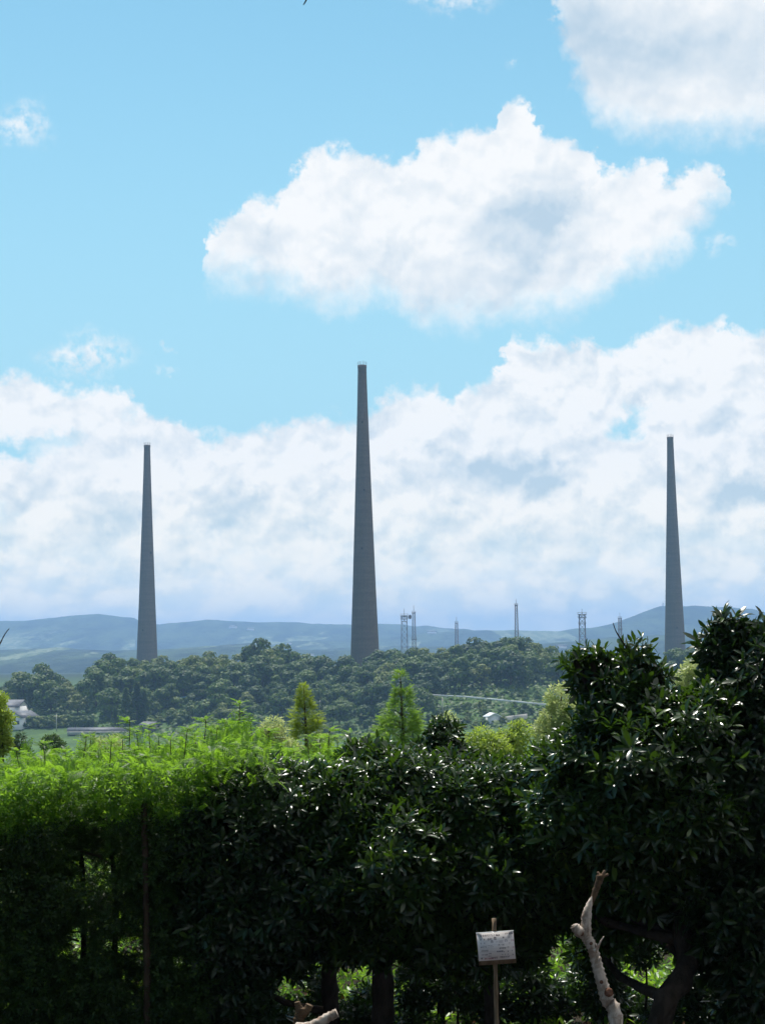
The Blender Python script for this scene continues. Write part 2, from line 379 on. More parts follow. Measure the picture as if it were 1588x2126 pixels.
# ------------------------------------------------------------------ mountains
RIDGES = [  # distance, half depth, outline in photo points
 (5200, 1500, [(-900,1330),(-400,1302),(0,1290),(60,1289),(100,1284),(150,1279),(205,1275),(250,1281),(280,1284),(290,1291),(330,1297),(360,1294),(400,1291),(430,1287),(470,1290),(540,1293),(620,1292),(650,1296),(720,1297),(800,1296),(840,1297),(860,1302),(885,1299),(920,1305),(960,1306),(1000,1312),(1100,1316),(1200,1318),(1400,1330),(1900,1345),(2600,1340)]),
 (4300, 900, [(-900,1400),(200,1380),(400,1345),(600,1332),(760,1330),(860,1316),(940,1312),(960,1306),(980,1310),(1010,1309),(1060,1309),(1110,1310),(1160,1311),(1190,1306),(1230,1304),(1280,1293),(1330,1273),(1370,1259),(1400,1261),(1430,1258),(1500,1261),(1560,1265),(1600,1275),(1700,1290),(2000,1310),(2600,1330)]),
 (3000, 1150, [(-900,1345),(-200,1352),(0,1350),(120,1345),(230,1352),(330,1350),(440,1342),(520,1336),(560,1342),(640,1352),(760,1350),(900,1345),(1050,1345),(1150,1335),(1260,1325),(1400,1318),(1588,1312),(1900,1330),(2600,1350)]),
]
def mountain_z(u, y):
    r_ = np.hypot(u, 1)*y
    z = np.full(np.shape(u), -14.0)
    x = u*y
    for k, (d, hd, pts) in enumerate(RIDGES):
        uu = []; zz = []
        for px_, py_ in pts:
            q_ = P(px_, py_, d); uu.append(q_[0]/d); zz.append(q_[2])
        top = np.interp(u, uu, zz)
        s_ = np.clip(1 - np.abs(y - d)/hd, 0, 1); s_ = s_*s_*(3-2*s_)
        sp = (fbm(x, y*.7, 420, 4, 11+k) - .5)           # spurs and gullies, none on the crest itself
        h = -14 + (top + 14)*s_ + sp*70*(1 - s_)*s_*2.4*(1 if y is not None else 0)
        z = np.maximum(z, h)
    return z + (fbm(x, y, 38, 3, 31) - .5)*5.0
def make_mountains():
    u = np.linspace(-.75, .75, 900); y = np.linspace(1750, 6700, 230)
    U, Y = np.meshgrid(u, y, indexing='ij'); Z = mountain_z(U, Y)
    V = np.stack([U*Y, Y, Z], -1).reshape(-1, 3); n, k = U.shape
    i, j = np.meshgrid(np.arange(n-1), np.arange(k-1), indexing='ij')
    Q = np.stack([i*k+j, (i+1)*k+j, (i+1)*k+j+1, i*k+j+1], -1).reshape(-1, 4)
    m_, t = new_mat('mountain_forest'); co = t.node('ShaderNodeTexCoord', 3); cs = t.vm('MULTIPLY', co, (1, .16, 2.0))
    f1 = t.noise(cs, .016, 6, .65); f2 = t.ss(t.noise(cs, .0045, 5, .65), .53, .60); f3 = t.noise(cs, .06, 3, .7)
    forest = t.mix(t.ss(f1, .35, .65), (.006, .016, .012, 1), (.050, .078, .036, 1))
    field = t.mix(t.ss(f3, .4, .6), (.09, .13, .07, 1), (.19, .22, .14, 1))
    vor = t.n.new('ShaderNodeTexVoronoi'); t.l.new(t.vm('MULTIPLY', co, (1, .14, .5)), vor.inputs['Vector']); vor.inputs['Scale'].default_value = .013
    patch = t.m('MULTIPLY', f2, t.ss(t.node('ShaderNodeSeparateColor', 0, Color=vor.outputs['Color']), .45, .55))
    sp = t.n.new('ShaderNodeSeparateXYZ'); t.l.new(co, sp.inputs[0])
    patch = t.m('MULTIPLY', patch, t.ss(sp.outputs[2], 85, 30))
    bmp = t.node('ShaderNodeBump', 0, Strength=1.0, Height=t.noise(co, .05, 4, .7), Distance=16.0)
    finish(t, principled(t, t.mix(patch, forest, field), .95, .1, bmp))
    tag(obj('mountains', mesh_np('mountains', V, [Q], True), m_), kind='structure')
make_mountains()

# ------------------------------------------------------------------ tall concrete transmission masts
def concrete_mat():
    m_, t = new_mat('mast_concrete'); co = t.node('ShaderNodeTexCoord', 3)
    sp = t.n.new('ShaderNodeSeparateXYZ'); t.l.new(co, sp.inputs[0])
    lift = t.m('FRACT', t.m('MULTIPLY', sp.outputs[2], 1/1.35))
    joint = t.m('ADD', t.ss(lift, .10, .0), t.ss(lift, .90, 1.0))
    bandn = t.noise(t.vm('MULTIPLY', co, (.05, .05, .74)), 1.0, 3, .6)
    stain = t.noise(t.vm('MULTIPLY', co, (.8, .8, .035)), 1.0, 5, .65)
    grit = t.noise(co, 1.6, 5, .7)
    c = t.mix(t.ss(bandn, .3, .7), (.092, .074, .066, 1), (.118, .094, .082, 1))
    c = t.mix(t.m('MULTIPLY', t.ss(stain, .45, .68), .75), c, (.085, .075, .07, 1))
    c = t.mix(t.m('MULTIPLY', t.ss(grit, .45, .7), .35), c, (.18, .145, .12, 1))
    c = t.mix(t.m('MULTIPLY', joint, .14), c, (.06, .05, .045, 1))
    bmp = t.node('ShaderNodeBump', 0, Strength=.4, Height=t.m('ADD', grit, t.m('MULTIPLY', joint, -.15)), Distance=.15)
    finish(t, principled(t, c, .9, .25, bmp)); return m_
M['concrete_mast'] = concrete_mat()
M['steel'] = simple('steel', (.045, .05, .055), (.08, .085, .09), 3, .5, .5, metallic=.3)
M['dark_hole'] = simple('dark_hole', (.012, .012, .014))
def big_mast(base, label, rtop=1.75, rbase=6.6, H=136.0, spots=()):
    x, y = base; root = empty('transmission_mast', (x, y, 0))
    tag(root, label, 'mast', 'three tall concrete masts standing above the woods')
    prof = [(0, rbase), (10, rbase*.925), (25, rbase*.835), (45, rbase*.715), (70, rbase*.58), (95, rbase*.445), (120, rbase*.325), (H-1.3, rtop*1.01), (H-1.25, rtop*1.07), (H, rtop*1.07), (H, rtop*.75), (H-3, rtop*.7)]
    zz = [p_[0] for p_ in prof]; k = 48; V = []; dense = []
    for (z0, r0), (z1, r1) in zip(prof[:-1], prof[1:]):
        m_ = max(1, int(abs(z1-z0)/4))
        for q_ in range(m_): dense.append((z0 + (z1-z0)*q_/m_, r0 + (r1-r0)*q_/m_))
    dense.append(prof[-1])
    th = np.arange(k)*2*math.pi/k
    for z_, r_ in dense: V.append(np.stack([np.cos(th)*r_, np.sin(th)*r_, np.full(k, z_)], 1))
    V = np.concatenate(V); n = len(dense); i, j = np.meshgrid(np.arange(n-1), np.arange(k), indexing='ij'); j2 = (j+1) % k
    Q = np.stack([i*k+j, i*k+j2, (i+1)*k+j2, (i+1)*k+j], -1).reshape(-1, 4)
    obj('shaft', mesh_np('shaft', V, [Q], True), M['concrete_mast'], root)
    rl = MB(); rr_ = rtop*1.08
    for a in range(10):
        th_ = a*math.pi/5; rl.tube([(math.cos(th_)*rr_, math.sin(th_)*rr_, H-.02), (math.cos(th_)*rr_, math.sin(th_)*rr_, H+1.3)], .032, 5)
    for hz in (.65, 1.3):
        ring = [(math.cos(a*math.pi/12)*rr_, math.sin(a*math.pi/12)*rr_, H+hz) for a in range(25)]
        rl.tube(ring, .03, 5)
    rl.build('railing', M['steel'], root)
    lr = MB(); lr.tube([(rtop*.3, 0, H-1), (rtop*.3, 0, H+2.1)], .05, 5); lr.tube([(-rtop*.5, .3, H-1), (-rtop*.5, .3, H+1.8)], .04, 5)
    lr.build('lightning_rod', M['steel'], root)
    for a, z_, s_ in spots:                 # small openings in the shell
        r_ = np.interp(z_, [p_[0] for p_ in prof[:8]], [p_[1] for p_ in prof[:8]])
        h_ = MB(); c_, s2 = math.cos(a), math.sin(a)
        h_.box((c_*r_, s2*r_, z_), (.5, s_, s_*1.3), [[c_, -s2, 0], [s2, c_, 0], [0, 0, 1]]); h_.build('opening', M['dark_hole'], root)
    return root
def at(px_, d): q_ = P(px_, 1400, d); return (q_[0], d)
big_mast(at(758, 690), 'tallest concrete mast in the middle, its foot hidden by the dark woods', spots=((-1.6, 112, .55), (-1.45, 84, .5), (-1.75, 60, .5)))
big_mast(at(306, 962), 'slender concrete mast on the left rising behind the light green treetops', spots=((-.85, 74, .9), (-1.9, 30, .6)))
big_mast(at(1402, 950), 'slender concrete mast on the right in front of the higher blue mountain', spots=((-2.5, 70, .8), (-1.5, 28, .6)))

# ------------------------------------------------------------------ steel lattice masts beyond the hill
M['lattice'] = simple('lattice', (.06, .065, .08), (.16, .10, .10), .35, .5, .5, metallic=.2)
def lattice(px_, ytop, yant, wtop, wbot, d, label, platforms=(), dish=None, ybot=1372, crown=None):
    s_ = d/F
    base = P(px_, ybot, d); top = P(px_, ytop, d)[2]; z0 = terrain(base[0], d) - 1; z0 = min(z0, base[2])
    root = empty('lattice_mast', (base[0], d, z0)); tag(root, label, 'mast', 'steel lattice masts behind the wooded hill')
    H = top - z0; wt, wb = wtop*s_, wbot*s_
    def w(z): return wb + (wt-wb)*z/H
    cn = [(-1, -1), (1, -1), (1, 1), (-1, 1)]
    for cx, cy in cn:
        l_ = MB(); l_.bar((cx*wb/2, cy*wb/2, 0), (cx*wt/2, cy*wt/2, H), .36); l_.build('leg', M['lattice'], root)
    b_ = MB(); z = 0.0
    while z < H - .5:
        st = w(z)*1.05; z2 = min(H, z+st); a, c = w(z)/2, w(z2)/2
        for k in range(4):
            p_, q_ = cn[k], cn[(k+1) % 4]
            b_.bar((p_[0]*a, p_[1]*a, z), (q_[0]*c, q_[1]*c, z2), .15); b_.bar((q_[0]*a, q_[1]*a, z), (p_[0]*c, p_[1]*c, z2), .15)
            b_.bar((p_[0]*c, p_[1]*c, z2), (q_[0]*c, q_[1]*c, z2), .17)
        z = z2
    b_.build('bracing', M['lattice'], root)
    rod = MB(); rod.tube([(0, 0, H-.5), (0, 0, H + (ytop-yant)*s_)], .12, 5); rod.build('antenna_rod', M['lattice'], root)
    for py_, wid in platforms:
        zz = P(px_, py_, d)[2] - z0; hw = wid*s_/2; pl = MB()
        pl.box((0, 0, zz), (2*hw, 2*hw, .35)); 
        for k in range(4):
            p_, q_ = cn[k], cn[(k+1) % 4]; pl.bar((p_[0]*hw, p_[1]*hw, zz+1.2), (q_[0]*hw, q_[1]*hw, zz+1.2), .12)
            pl.bar((p_[0]*hw, p_[1]*hw, zz), (p_[0]*hw, p_[1]*hw, zz+1.2), .14)
            pl.bar((0, p_[1]*hw, zz), (0, p_[1]*hw, zz+1.2), .14)
        pl.build('platform', M['lattice'], root)
    for dx, py_, dr in (dish or ()):
        zz = P(px_, py_, d)[2] - z0; r_ = dr*s_; V = []
        dm = MB(); pts = [(dx*s_, -r_*.1*k, zz) for k in range(5)]
        # parabolic dish seen a little from the side
        ax = unit(np.array([.75, -.66, 0])); sd_ = np.array([.66, .75, 0]); up = np.array([0, 0, 1.0]); c0 = np.array([dx*s_, 0, zz]); rings = []
        for q in range(6):
            rr_ = r_*q/5; th = np.arange(20)*2*math.pi/20
            rings.append(c0 + ax*(.45*r_*(q/5)**2) + (np.cos(th)*rr_)[:, None]*sd_ + (np.sin(th)*rr_)[:, None]*up)
        rings.append(rings[-1]*1 - ax*.25*r_)
        V = np.concatenate(rings); i, j = np.meshgrid(np.arange(6), np.arange(20), indexing='ij'); j2 = (j+1) % 20
        dm.add(V, np.stack([i*20+j, i*20+j2, (i+1)*20+j2, (i+1)*20+j], -1).reshape(-1, 4))
        dm.bar((0, 0, zz), tuple(c0), .3); dm.build('dish', M['lattice'], root)
lattice(840, 1278, 1264, 11, 14, 980, 'lattice mast with a wide double platform and a dish on its top', platforms=((1285, 15), (1279, 15), (1290, 12)), dish=((11, 1281, 4.5),))
lattice(860, 1271, 1257, 5, 9.5, 980, 'narrow lattice mast close beside the one with the dish', platforms=((1273, 7), (1328, 10)))
lattice(948.5, 1293, 1281, 5, 7.5, 1100, 'shortest lattice mast, standing alone over the middle of the wooded hill', platforms=((1294, 6),))
lattice(1073, 1255, 1244, 4.5, 10, 1000, 'tallest slim lattice mast rising from the top of the wooded hill', platforms=((1257, 6),))
lattice(1209.5, 1275, 1264, 11, 15, 1000, 'lattice mast with three flat platforms above the dark leafy tree', platforms=((1275.5, 17), (1282.5, 16), (1295.5, 14)))
lattice(1288, 1283, 1272, 5.5, 8, 1150, 'faint slim lattice mast half hidden by the leaf tips', platforms=((1284, 7), (1308, 8)))
lattice(1376, 1252, 1245, 2.2, 2.6, 4300, 'tiny antenna mast standing on the ridge of the blue mountain', platforms=((1250, 5), (1256, 4)), ybot=1262)


# ------------------------------------------------------------------ wooded hill: single trees, six grown shapes
def leaf_clump_tree(name, h, rad, nl, nf, mat, seed, squash=.75, fs=.55, zlo=.20):
    """crown of leaf clumps on lobes + trunk with limbs, in two meshes; origin at the foot"""
    g = np.random.default_rng(seed)
    V = []; Fq = []; n0 = 0
    lob = []
    for k in range(nl):
        a = g.random()*2*math.pi; rr_ = rad*math.sqrt(g.random())*.72; zz = h*(zlo + (.78-zlo)*g.random()**.8*(1 - (rr_/rad)**2*.75))
        lob.append((rr_*math.cos(a), rr_*math.sin(a), zz, rad*g.uniform(.30, .52)))
    lob.append((0, 0, h - rad*.42, rad*.42))
    pos = []; nr = []
    for (x, y, z, r_) in lob:
        m_ = int(nf*r_*r_/(rad*rad*.14)); d = unit(g.normal(size=(m_, 3))); d[:, 2] = np.where(d[:, 2] < -.4, -d[:, 2], d[:, 2])
        rr2 = r_*(.72 + .36*g.random((m_, 1)) + .10*np.sin(d[:, :1]*7 + x) )
        pos.append(np.array([x, y, z]) + d*rr2*[1, 1, squash]); nr.append(d + .34*g.normal(size=(m_, 3)) + [0, 0, .25])
    pos = np.concatenate(pos); nr = unit(np.concatenate(nr))
    # a clump of foliage: ragged bent five-sided leaf mass
    tv = np.array([[-.5, -.3, -.06], [.1, -.55, 0], [.55, .0, -.1], [.2, .5, -.02], [-.4, .35, -.12], [0, 0, .14]]); tf = [[[0, 1, 5], [1, 2, 5], [2, 3, 5], [3, 4, 5], [4, 0, 5]]]
    al = unit(np.cross(nr, unit(g.normal(size=nr.shape)))); Fm = frames(al, nr)
    v, f = scatter(tv, tf, Fm, pos, fs*(.6 + .8*g.random(len(pos))))
    crown = mesh_np(name + '_crown', v, f); crown.materials.append(mat)
    tb = MB(); tb.tube(resample([(0, 0, -1), (.1, .05, h*.25), (-.1, .1, h*.6)], 6), np.linspace(.035*h, .015*h, 6), 7)
    for (x, y, z, r_) in lob[:6]: tb.tube(resample([(0, 0, h*.3), (x*.5, y*.5, z*.7), (x, y, z)], 4), np.linspace(.014*h, .005*h, 4), 5)
    trunk = tb.mesh(name + '_trunk', True); trunk.materials.append(M['bark'])
    return crown, trunk
WT = [leaf_clump_tree('wood_tree', 10, 5.3, 14, 95, M['wood_leaf'], 100+k, fs=.66) for k in range(4)]
WT += [leaf_clump_tree('wood_tree', 10, 5.0, 14, 95, M['wood_leaf_light'], 110+k, fs=.62) for k in range(2)]
def place_tree(meshes, loc, s_, rot, label, group, name='broadleaf_tree', cat='tree', sz=1.0):
    rt = empty(name, loc); rt.rotation_euler = (0, 0, rot); rt.scale = (s_, s_, s_*sz); tag(rt, label, cat, group)
    obj('crown', meshes[0], None, rt); obj('trunk', meshes[1], None, rt); return rt
LAB_D = 'dark green broadleaf tree massed in the wooded hill below the concrete masts'
LAB_L = 'lighter green tree along the sunlit top of the woods by the left concrete mast'
GRP = 'trees of the wooded hill'
def wood():
    g = np.random.default_rng(3); rows = []
    n = 0
    # rows from the crest down towards the viewer
    for row in range(11):
        dd = [9, -5, -18, -31, -43, -54, -65, -76, -87, -98, -108][row]; step = 9.0 + row*.12; x = -150 + (row*.37 % 1)*step
        while x < 160:
            y0 = 634 + dd + g.uniform(-3.5, 3.5); xx = x + g.uniform(-1.8, 1.8); x += step*g.uniform(.92, 1.08)
            px_ = 794 + xx/y0*3500
            if px_ < -140 or px_ > 1760: continue
            if not -60 < px_ < 1640 and row > 2: continue
            yb = float(np.interp(px_, [0, 60, 190, 200, 300, 330, 420, 450, 800, 880, 905, 1150, 1200, 1600], [1478, 1478, 1486, 1500, 1498, 1468, 1468, 1508, 1512, 1500, 1438, 1432, 1420, 1420]))
            if y0 < G(px_, yb, 400, 660)[1]: continue
            if 1180 < px_ < 1385 and row > 1: continue
            if px_ > 1490 and row > 2: continue
            rows.append((xx, y0, px_, row))
    def zone(px_, row):
        where = 'on the crest of the wood' if row < 2 else ('high on the wooded slope' if row < 5 else 'low on the wooded slope')
        for lim, nm in ((150, 'at the far left'), (320, 'around the left mast'), (560, 'right of the left mast'), (720, 'left of the middle mast'), (800, 'at the middle mast'), (980, 'by the mast with the dish'), (1180, 'below the tallest lattice mast'), (9999, 'near the right mast')):
            if px_ < lim: return where + ' ' + nm
    for (xx, y0, px_, row) in rows:
        z = float(terrain(xx, y0)); s_ = g.uniform(.82, 1.18) if row == 0 else g.uniform(.72, 1.38)
        if row == 0: s_ *= float(np.interp(px_, [0, 180, 200, 280, 300, 1040, 1080, 1120, 1588], [.85, .8, 1.1, 1.05, .95, 1, 1.1, .9, .9]))
        light = (290 < px_ < 500 and row < 3) or (px_ < 190 and g.random() < .3) or g.random() < .13
        if light: rt_ = place_tree(WT[4 + g.integers(2)], (xx, y0, z), s_*.95, g.random()*6.28, 'lighter green tree ' + zone(px_, row), GRP, sz=.95)
        else: rt_ = place_tree(WT[g.integers(4)], (xx, y0, z), s_, g.random()*6.28, 'dark green tree ' + zone(px_, row), GRP, sz=g.uniform(.88, 1.08))
    return len(rows)
print('wood trees', wood())
q_ = P(236, 1372, 655)
place_tree(WT[1], (q_[0], 630, q_[2] - 11.5), 1.32, 1.0, 'large round dark tree standing up on the crest just left of the left mast', None)
q_ = P(50, 1400, 600)
place_tree(WT[2], (q_[0], 600, q_[2] - 10.5), 1.2, 2.0, 'round dark tree by itself above the house roofs', None)
# dark conifers at the wood's edge
def conifer(name, h, rad, seed, mat, n=700, fs=.5, droop=-.25, top_pow=1.0):
    g = np.random.default_rng(seed); u = g.random(n)**.75; z = h*(.06 + .94*u); rmax = rad*(1-u)**top_pow + .03*rad; a = g.random(n)*2*math.pi
    tier = .80 + .28*np.sin(z/h*36 + a); rr_ = rmax*tier*(.5 + .5*g.random(n)**.5)
    pos = np.stack([rr_*np.cos(a), rr_*np.sin(a), z], 1); d = np.stack([np.cos(a), np.sin(a), np.full(n, droop)], 1) + .3*g.normal(size=(n, 3))
    nr = np.tile([0, 0, 1.0], (n, 1)) + .5*g.normal(size=(n, 3)) + np.stack([np.cos(a), np.sin(a), 0*a], 1)*.4
    tv = np.array([[0, -.3, 0], [.35, .1, -.03], [.12, .35, .02], [0, .7, -.08], [-.12, .35, .02], [-.35, .1, -.03]]); tf = [[[0, 1, 2, 4], [0, 2, 3, 4]][:0] or [[0, 1, 2], [0, 2, 3], [0, 3, 4], [0, 4, 5]]]
    v, f = scatter(tv, tf, frames(d, nr), pos, fs*(.6 + .7*g.random(n)))
    c = mesh_np(name + '_crown', v, f); c.materials.append(mat)
    tb = MB(); tb.tube([(0, 0, -.3), (0, 0, h*.5), (0, 0, h*.97)], [h*.022, h*.014, h*.004], 7); t_ = tb.mesh(name + '_trunk', True); t_.materials.append(M['bark'])
    return c, t_
CF = conifer('cedar', 10, 2.6, 5, M['wood_leaf'], 900, 1.0)
for px_, py_, d_, s_ in ((262, 1505, 560, 1.25), (285, 1502, 566, 1.4), (300, 1500, 572, 1.1), (92, 1480, 585, .9), (240, 1512, 548, .75), (1085, 1425, 540, .9)):
    q_ = G(px_, py_); d_ = q_[1]; z_ = q_[2]
    place_tree(CF, (q_[0], d_, z_-.5), s_, px_*.1, 'dark pointed cedar at the lower edge of the wooded hill', 'dark cedars at the foot of the woods', 'cedar_tree')
# low shrubs on the terraces in front of the wood
BS = leaf_clump_tree('bush', 3.2, 2.0, 9, 40, M['wood_leaf'], 140, fs=.42, squash=.8)
BS2 = leaf_clump_tree('bush', 3.2, 2.0, 9, 40, M['wood_leaf_light'], 141, fs=.40, squash=.8)
def bushes():
    g = np.random.default_rng(9); spots = []
    for k in range(19): spots.append((46 + k*8.0, 1510 + g.uniform(-2, 2), 0, 1.35))        # clipped dark row right of the house
    for k in range(40): spots.append((300 + g.uniform(0, 150), g.uniform(1462, 1515), 0, g.uniform(.7, 1.3)))
    for k in range(44): spots.append((880 + g.uniform(0, 290), g.uniform(1462, 1512), 0, g.uniform(.5, .95)))
    for k in range(30): spots.append((450 + g.uniform(0, 430), g.uniform(1512, 1530), 0, g.uniform(.7, 1.3)))
    for k in range(14): spots.append((890 + k*17 + g.uniform(-4, 4), float(np.interp(k, [0, 13], [1438, 1452])), 0, g.uniform(.6, .95)))
    for (px_, py_, d_, s_) in spots:
        q_ = G(px_, py_) if py_ > 0 else P(px_, 1400, d_); d_ = q_[1]; z_ = float(terrain(q_[0], d_))
        if px_ < 190: lab = 'dark bush in the clipped row right of the white house'; gr = 'bushes in the row beside the white house'
        else: lab = 'dark low bush ' + ('on the terrace under the blue netting strip' if px_ < 450 else 'along the bottom of the woods under the middle mast' if py_ > 1512 else 'behind the white guardrail' if py_ < 1460 else 'on the slope left of the small white shed' if px_ < 1010 else 'on the slope above the pale retaining wall' if py_ < 1488 else 'at the foot of the slope by the retaining wall'); gr = 'low bushes on the slope below the wood'
        place_tree(BS if g.random() < .75 else BS2, (q_[0], d_, z_-.2), s_, g.random()*6, lab, gr, 'bush', 'bush')
bushes()
def scrub():                    # rough growth that covers the slope under and between the trees
    g = np.random.default_rng(21); n = 15000
    px_ = g.uniform(-60, 1640, n); py_ = g.uniform(1395, 1530, n); u = (px_ - 794)/3500; y = g.uniform(500, 660, n)
    bot = np.interp(px_, [0, 60, 130, 200, 300, 700, 1600], [575, 572, 565, 535, 530, 505, 505]); ok = y > bot; u, y = u[ok], y[ok]
    x = u*y; z = terrain(x, y); nr = np.array([0, -.25, 1.0]) + .55*g.normal(size=(len(x), 3)); nr = unit(nr)
    tv = np.array([[-.5, -.3, -.06], [.1, -.55, 0], [.55, .0, -.1], [.2, .5, -.02], [-.4, .35, -.12], [0, 0, .2]]); tf = [[[0, 1, 5], [1, 2, 5], [2, 3, 5], [3, 4, 5], [4, 0, 5]]]
    pos = np.stack([x, y, z + g.random(len(x))**2*1.1], 1)
    v, f = scatter(tv, tf, frames(unit(np.cross(nr, unit(g.normal(size=nr.shape)))), nr), pos, g.uniform(.8, 2.0, len(x)))
    tag(obj('undergrowth', mesh_np('undergrowth', v, f), M['wood_leaf']), kind='stuff')
scrub()

# ------------------------------------------------------------------ house, sheds, road rail, poles in the valley
M['white_wall'] = simple('white_wall', (.62, .64, .66), (.72, .73, .74), .5, .9)
M['roof_dark'] = simple('roof_dark', (.06, .065, .085), (.10, .105, .13), 1, .6)
M['roof_pale'] = simple('roof_pale', (.06, .065, .08), (.10, .105, .125), 1, .6)
M['pale_concrete'] = simple('pale_concrete', (.38, .36, .33), (.52, .50, .46), .4, .9)
M['galvanised'] = simple('galvanised', (.62, .64, .66), (.75, .76, .78), .3, .5, .5)
M['blue_sheet'] = simple('blue_sheet', (.12, .30, .50), (.20, .40, .58), .4, .6)
M['window_glass'] = simple('window_glass', (.03, .04, .05), None, 1, .15, .7)
def gable(name, label, px_, pfoot, d, wid, dep, hw, hr, rot, wm, rm, wins=()):
    q_ = G(px_, pfoot); z_ = q_[2]
    rt = empty(name, tuple(q_)); rt.rotation_euler = (0, 0, rot); tag(rt, label, 'house')
    b = MB(); b.box((0, 0, hw/2 - 1), (wid, dep, hw + 2))
    b.add([(-wid/2, -dep/2, hw), (wid/2, -dep/2, hw), (0, -dep/2, hw+hr*.93), (-wid/2, dep/2, hw), (wid/2, dep/2, hw), (0, dep/2, hw+hr*.93)], [[0, 1, 2], [5, 4, 3]]); b.build('wall', wm, rt)
    rf = MB(); o_ = .5; sl = hr/(wid/2)
    for s_ in (-1, 1):
        e = (wid/2 + o_)*s_; ze = hw - o_*sl
        rf.add([(0, -dep/2-o_, hw+hr), (e, -dep/2-o_, ze), (e, dep/2+o_, ze), (0, dep/2+o_, hw+hr), (0, -dep/2-o_, hw+hr+.25), (e, -dep/2-o_, ze+.25), (e, dep/2+o_, ze+.25), (0, dep/2+o_, hw+hr+.25)],
               [[0,1,2,3], [7,6,5,4], [0,4,5,1], [1,5,6,2], [2,6,7,3], [3,7,4,0]])
    rf.build('roof', rm, rt)
    for (wx, wz, ww, wh) in wins:
        w_ = MB(); w_.box((wx, -dep/2 - .01, wz), (ww, .12, wh)); w_.build('window', M['window_glass'], rt)
    return rt
gable('house', 'white house with a pale gable roof at the far left below the woods', 46, 1509, 588, 6.5, 9, 3.4, 1.7, R(-24), M['white_wall'], M['roof_pale'], ((-2, 1.6, 1.4, 1.2), (1.6, 1.6, 1.4, 1.2)))
gable('house', 'dark roofed house just behind the white one at the far left', 26, 1494, 606, 9, 8, 4.6, 2.0, R(80), M['white_wall'], M['roof_dark'], ((0, 2.2, 1.4, 1.2),))
gable('shed', 'low shed with a grey roof behind the tips of the green shoots', 312, 1516, 540, 6.5, 4, 1.6, .9, R(70), M['roof_pale'], M['roof_pale'])
gable('shed', 'small white shed by the pale retaining wall below the guardrail', 1022, 1500, 500, 3.6, 4, 1.8, .9, R(15), M['white_wall'], M['galvanised'])
def poly_thing(name, label, cat, mat, pts3, hgt, thick):
    mb = MB(); pts3 = [np.array(p_) for p_ in pts3]
    for a, b in zip(pts3[:-1], pts3[1:]):
        mid = (a+b)/2; L = np.linalg.norm((b-a)[:2]); ang = math.atan2(b[1]-a[1], b[0]-a[0])
        sl = math.atan2(b[2]-a[2], L); Rm = Matrix.Rotation(ang, 3, 'Z') @ Matrix.Rotation(-sl, 3, 'Y')
        mb.box(mid, (math.hypot(L, b[2]-a[2])+.05, thick, hgt), np.array(Rm))
    return tag(mb.build(name, mat), label, cat)
rt = empty('guardrail', G(1010, 1458)); tag(rt, 'long white guardrail running across the slope below the wooded hill', 'guardrail')
gp = [G(*k) + [0, 0, 1.1] for k in ((890,1450), (930,1452), (965,1454), (1010,1458), (1060,1463), (1120,1469), (1180,1475))]
def rel(pts, o): return [np.array(p_) - np.array(o) for p_ in pts]
mb = MB(); gr_ = rel(gp, rt.location)
for a, b in zip(gr_[:-1], gr_[1:]): 
    mid = (a+b)/2; L = np.linalg.norm(b-a); ang = math.atan2(b[1]-a[1], b[0]-a[0]); sl = math.atan2(b[2]-a[2], np.linalg.norm((b-a)[:2]))
    mb.box(mid, (L+.05, .12, .55), np.array(Matrix.Rotation(ang, 3, 'Z') @ Matrix.Rotation(-sl, 3, 'Y')))
mb.build('rail', M['galvanised'], rt)
for k in range(21):
    u_ = k/20*(len(gr_)-1); i_ = min(int(u_), len(gr_)-2); p_ = gr_[i_]*(1-(u_-i_)) + gr_[i_+1]*(u_-i_)
    pm = MB(); pm.box(p_ + [0, .15, -.55], (.14, .14, 1.3)); pm.build('post', M['pale_concrete'], rt)
poly_thing('retaining_wall', 'pale concrete retaining wall at the foot of the slope, right of the small shed', 'wall', M['pale_concrete'], [G(1036, 1500) + [0, 0, .5], G(1066, 1498) + [0, 0, .8], G(1094, 1497) + [0, 0, 1.2]], 2.0, .4)
poly_thing('netting_strip', 'pale blue netting strip along a terrace below the dark woods', 'netting', M['blue_sheet'], [G(347, 1455) + [0, 0, .4], G(372, 1453) + [0, 0, .4], G(400, 1449) + [0, 0, .4], G(425, 1447) + [0, 0, .4]], .9, .15)
q0, q1 = G(150, 1524) + [0, 0, 2.1], G(268, 1522) + [0, 0, 2.1]
rt = empty('greenhouse', (q0+q1)/2); tag(rt, 'long low pale greenhouse roof at the edge of the green field', 'greenhouse')
L = np.linalg.norm(q1-q0); gh = MB(); ring = []
for xe in (-L/2, L/2):
    for k in range(9): a = math.pi*k/8; ring.append((xe, -2.6*math.cos(a), 1.1*math.sin(a) - 1.2))
gh.add(ring, [[k, k+1, k+10, k+9] for k in range(8)], [list(range(9))[::-1]], [list(range(9, 18))]); gh.build('roof', M['roof_pale'], rt)
bs = MB(); bs.box((0, 0, -1.75), (L-.2, 5.1, 1.1)); bs.build('wall', M['pale_concrete'], rt)
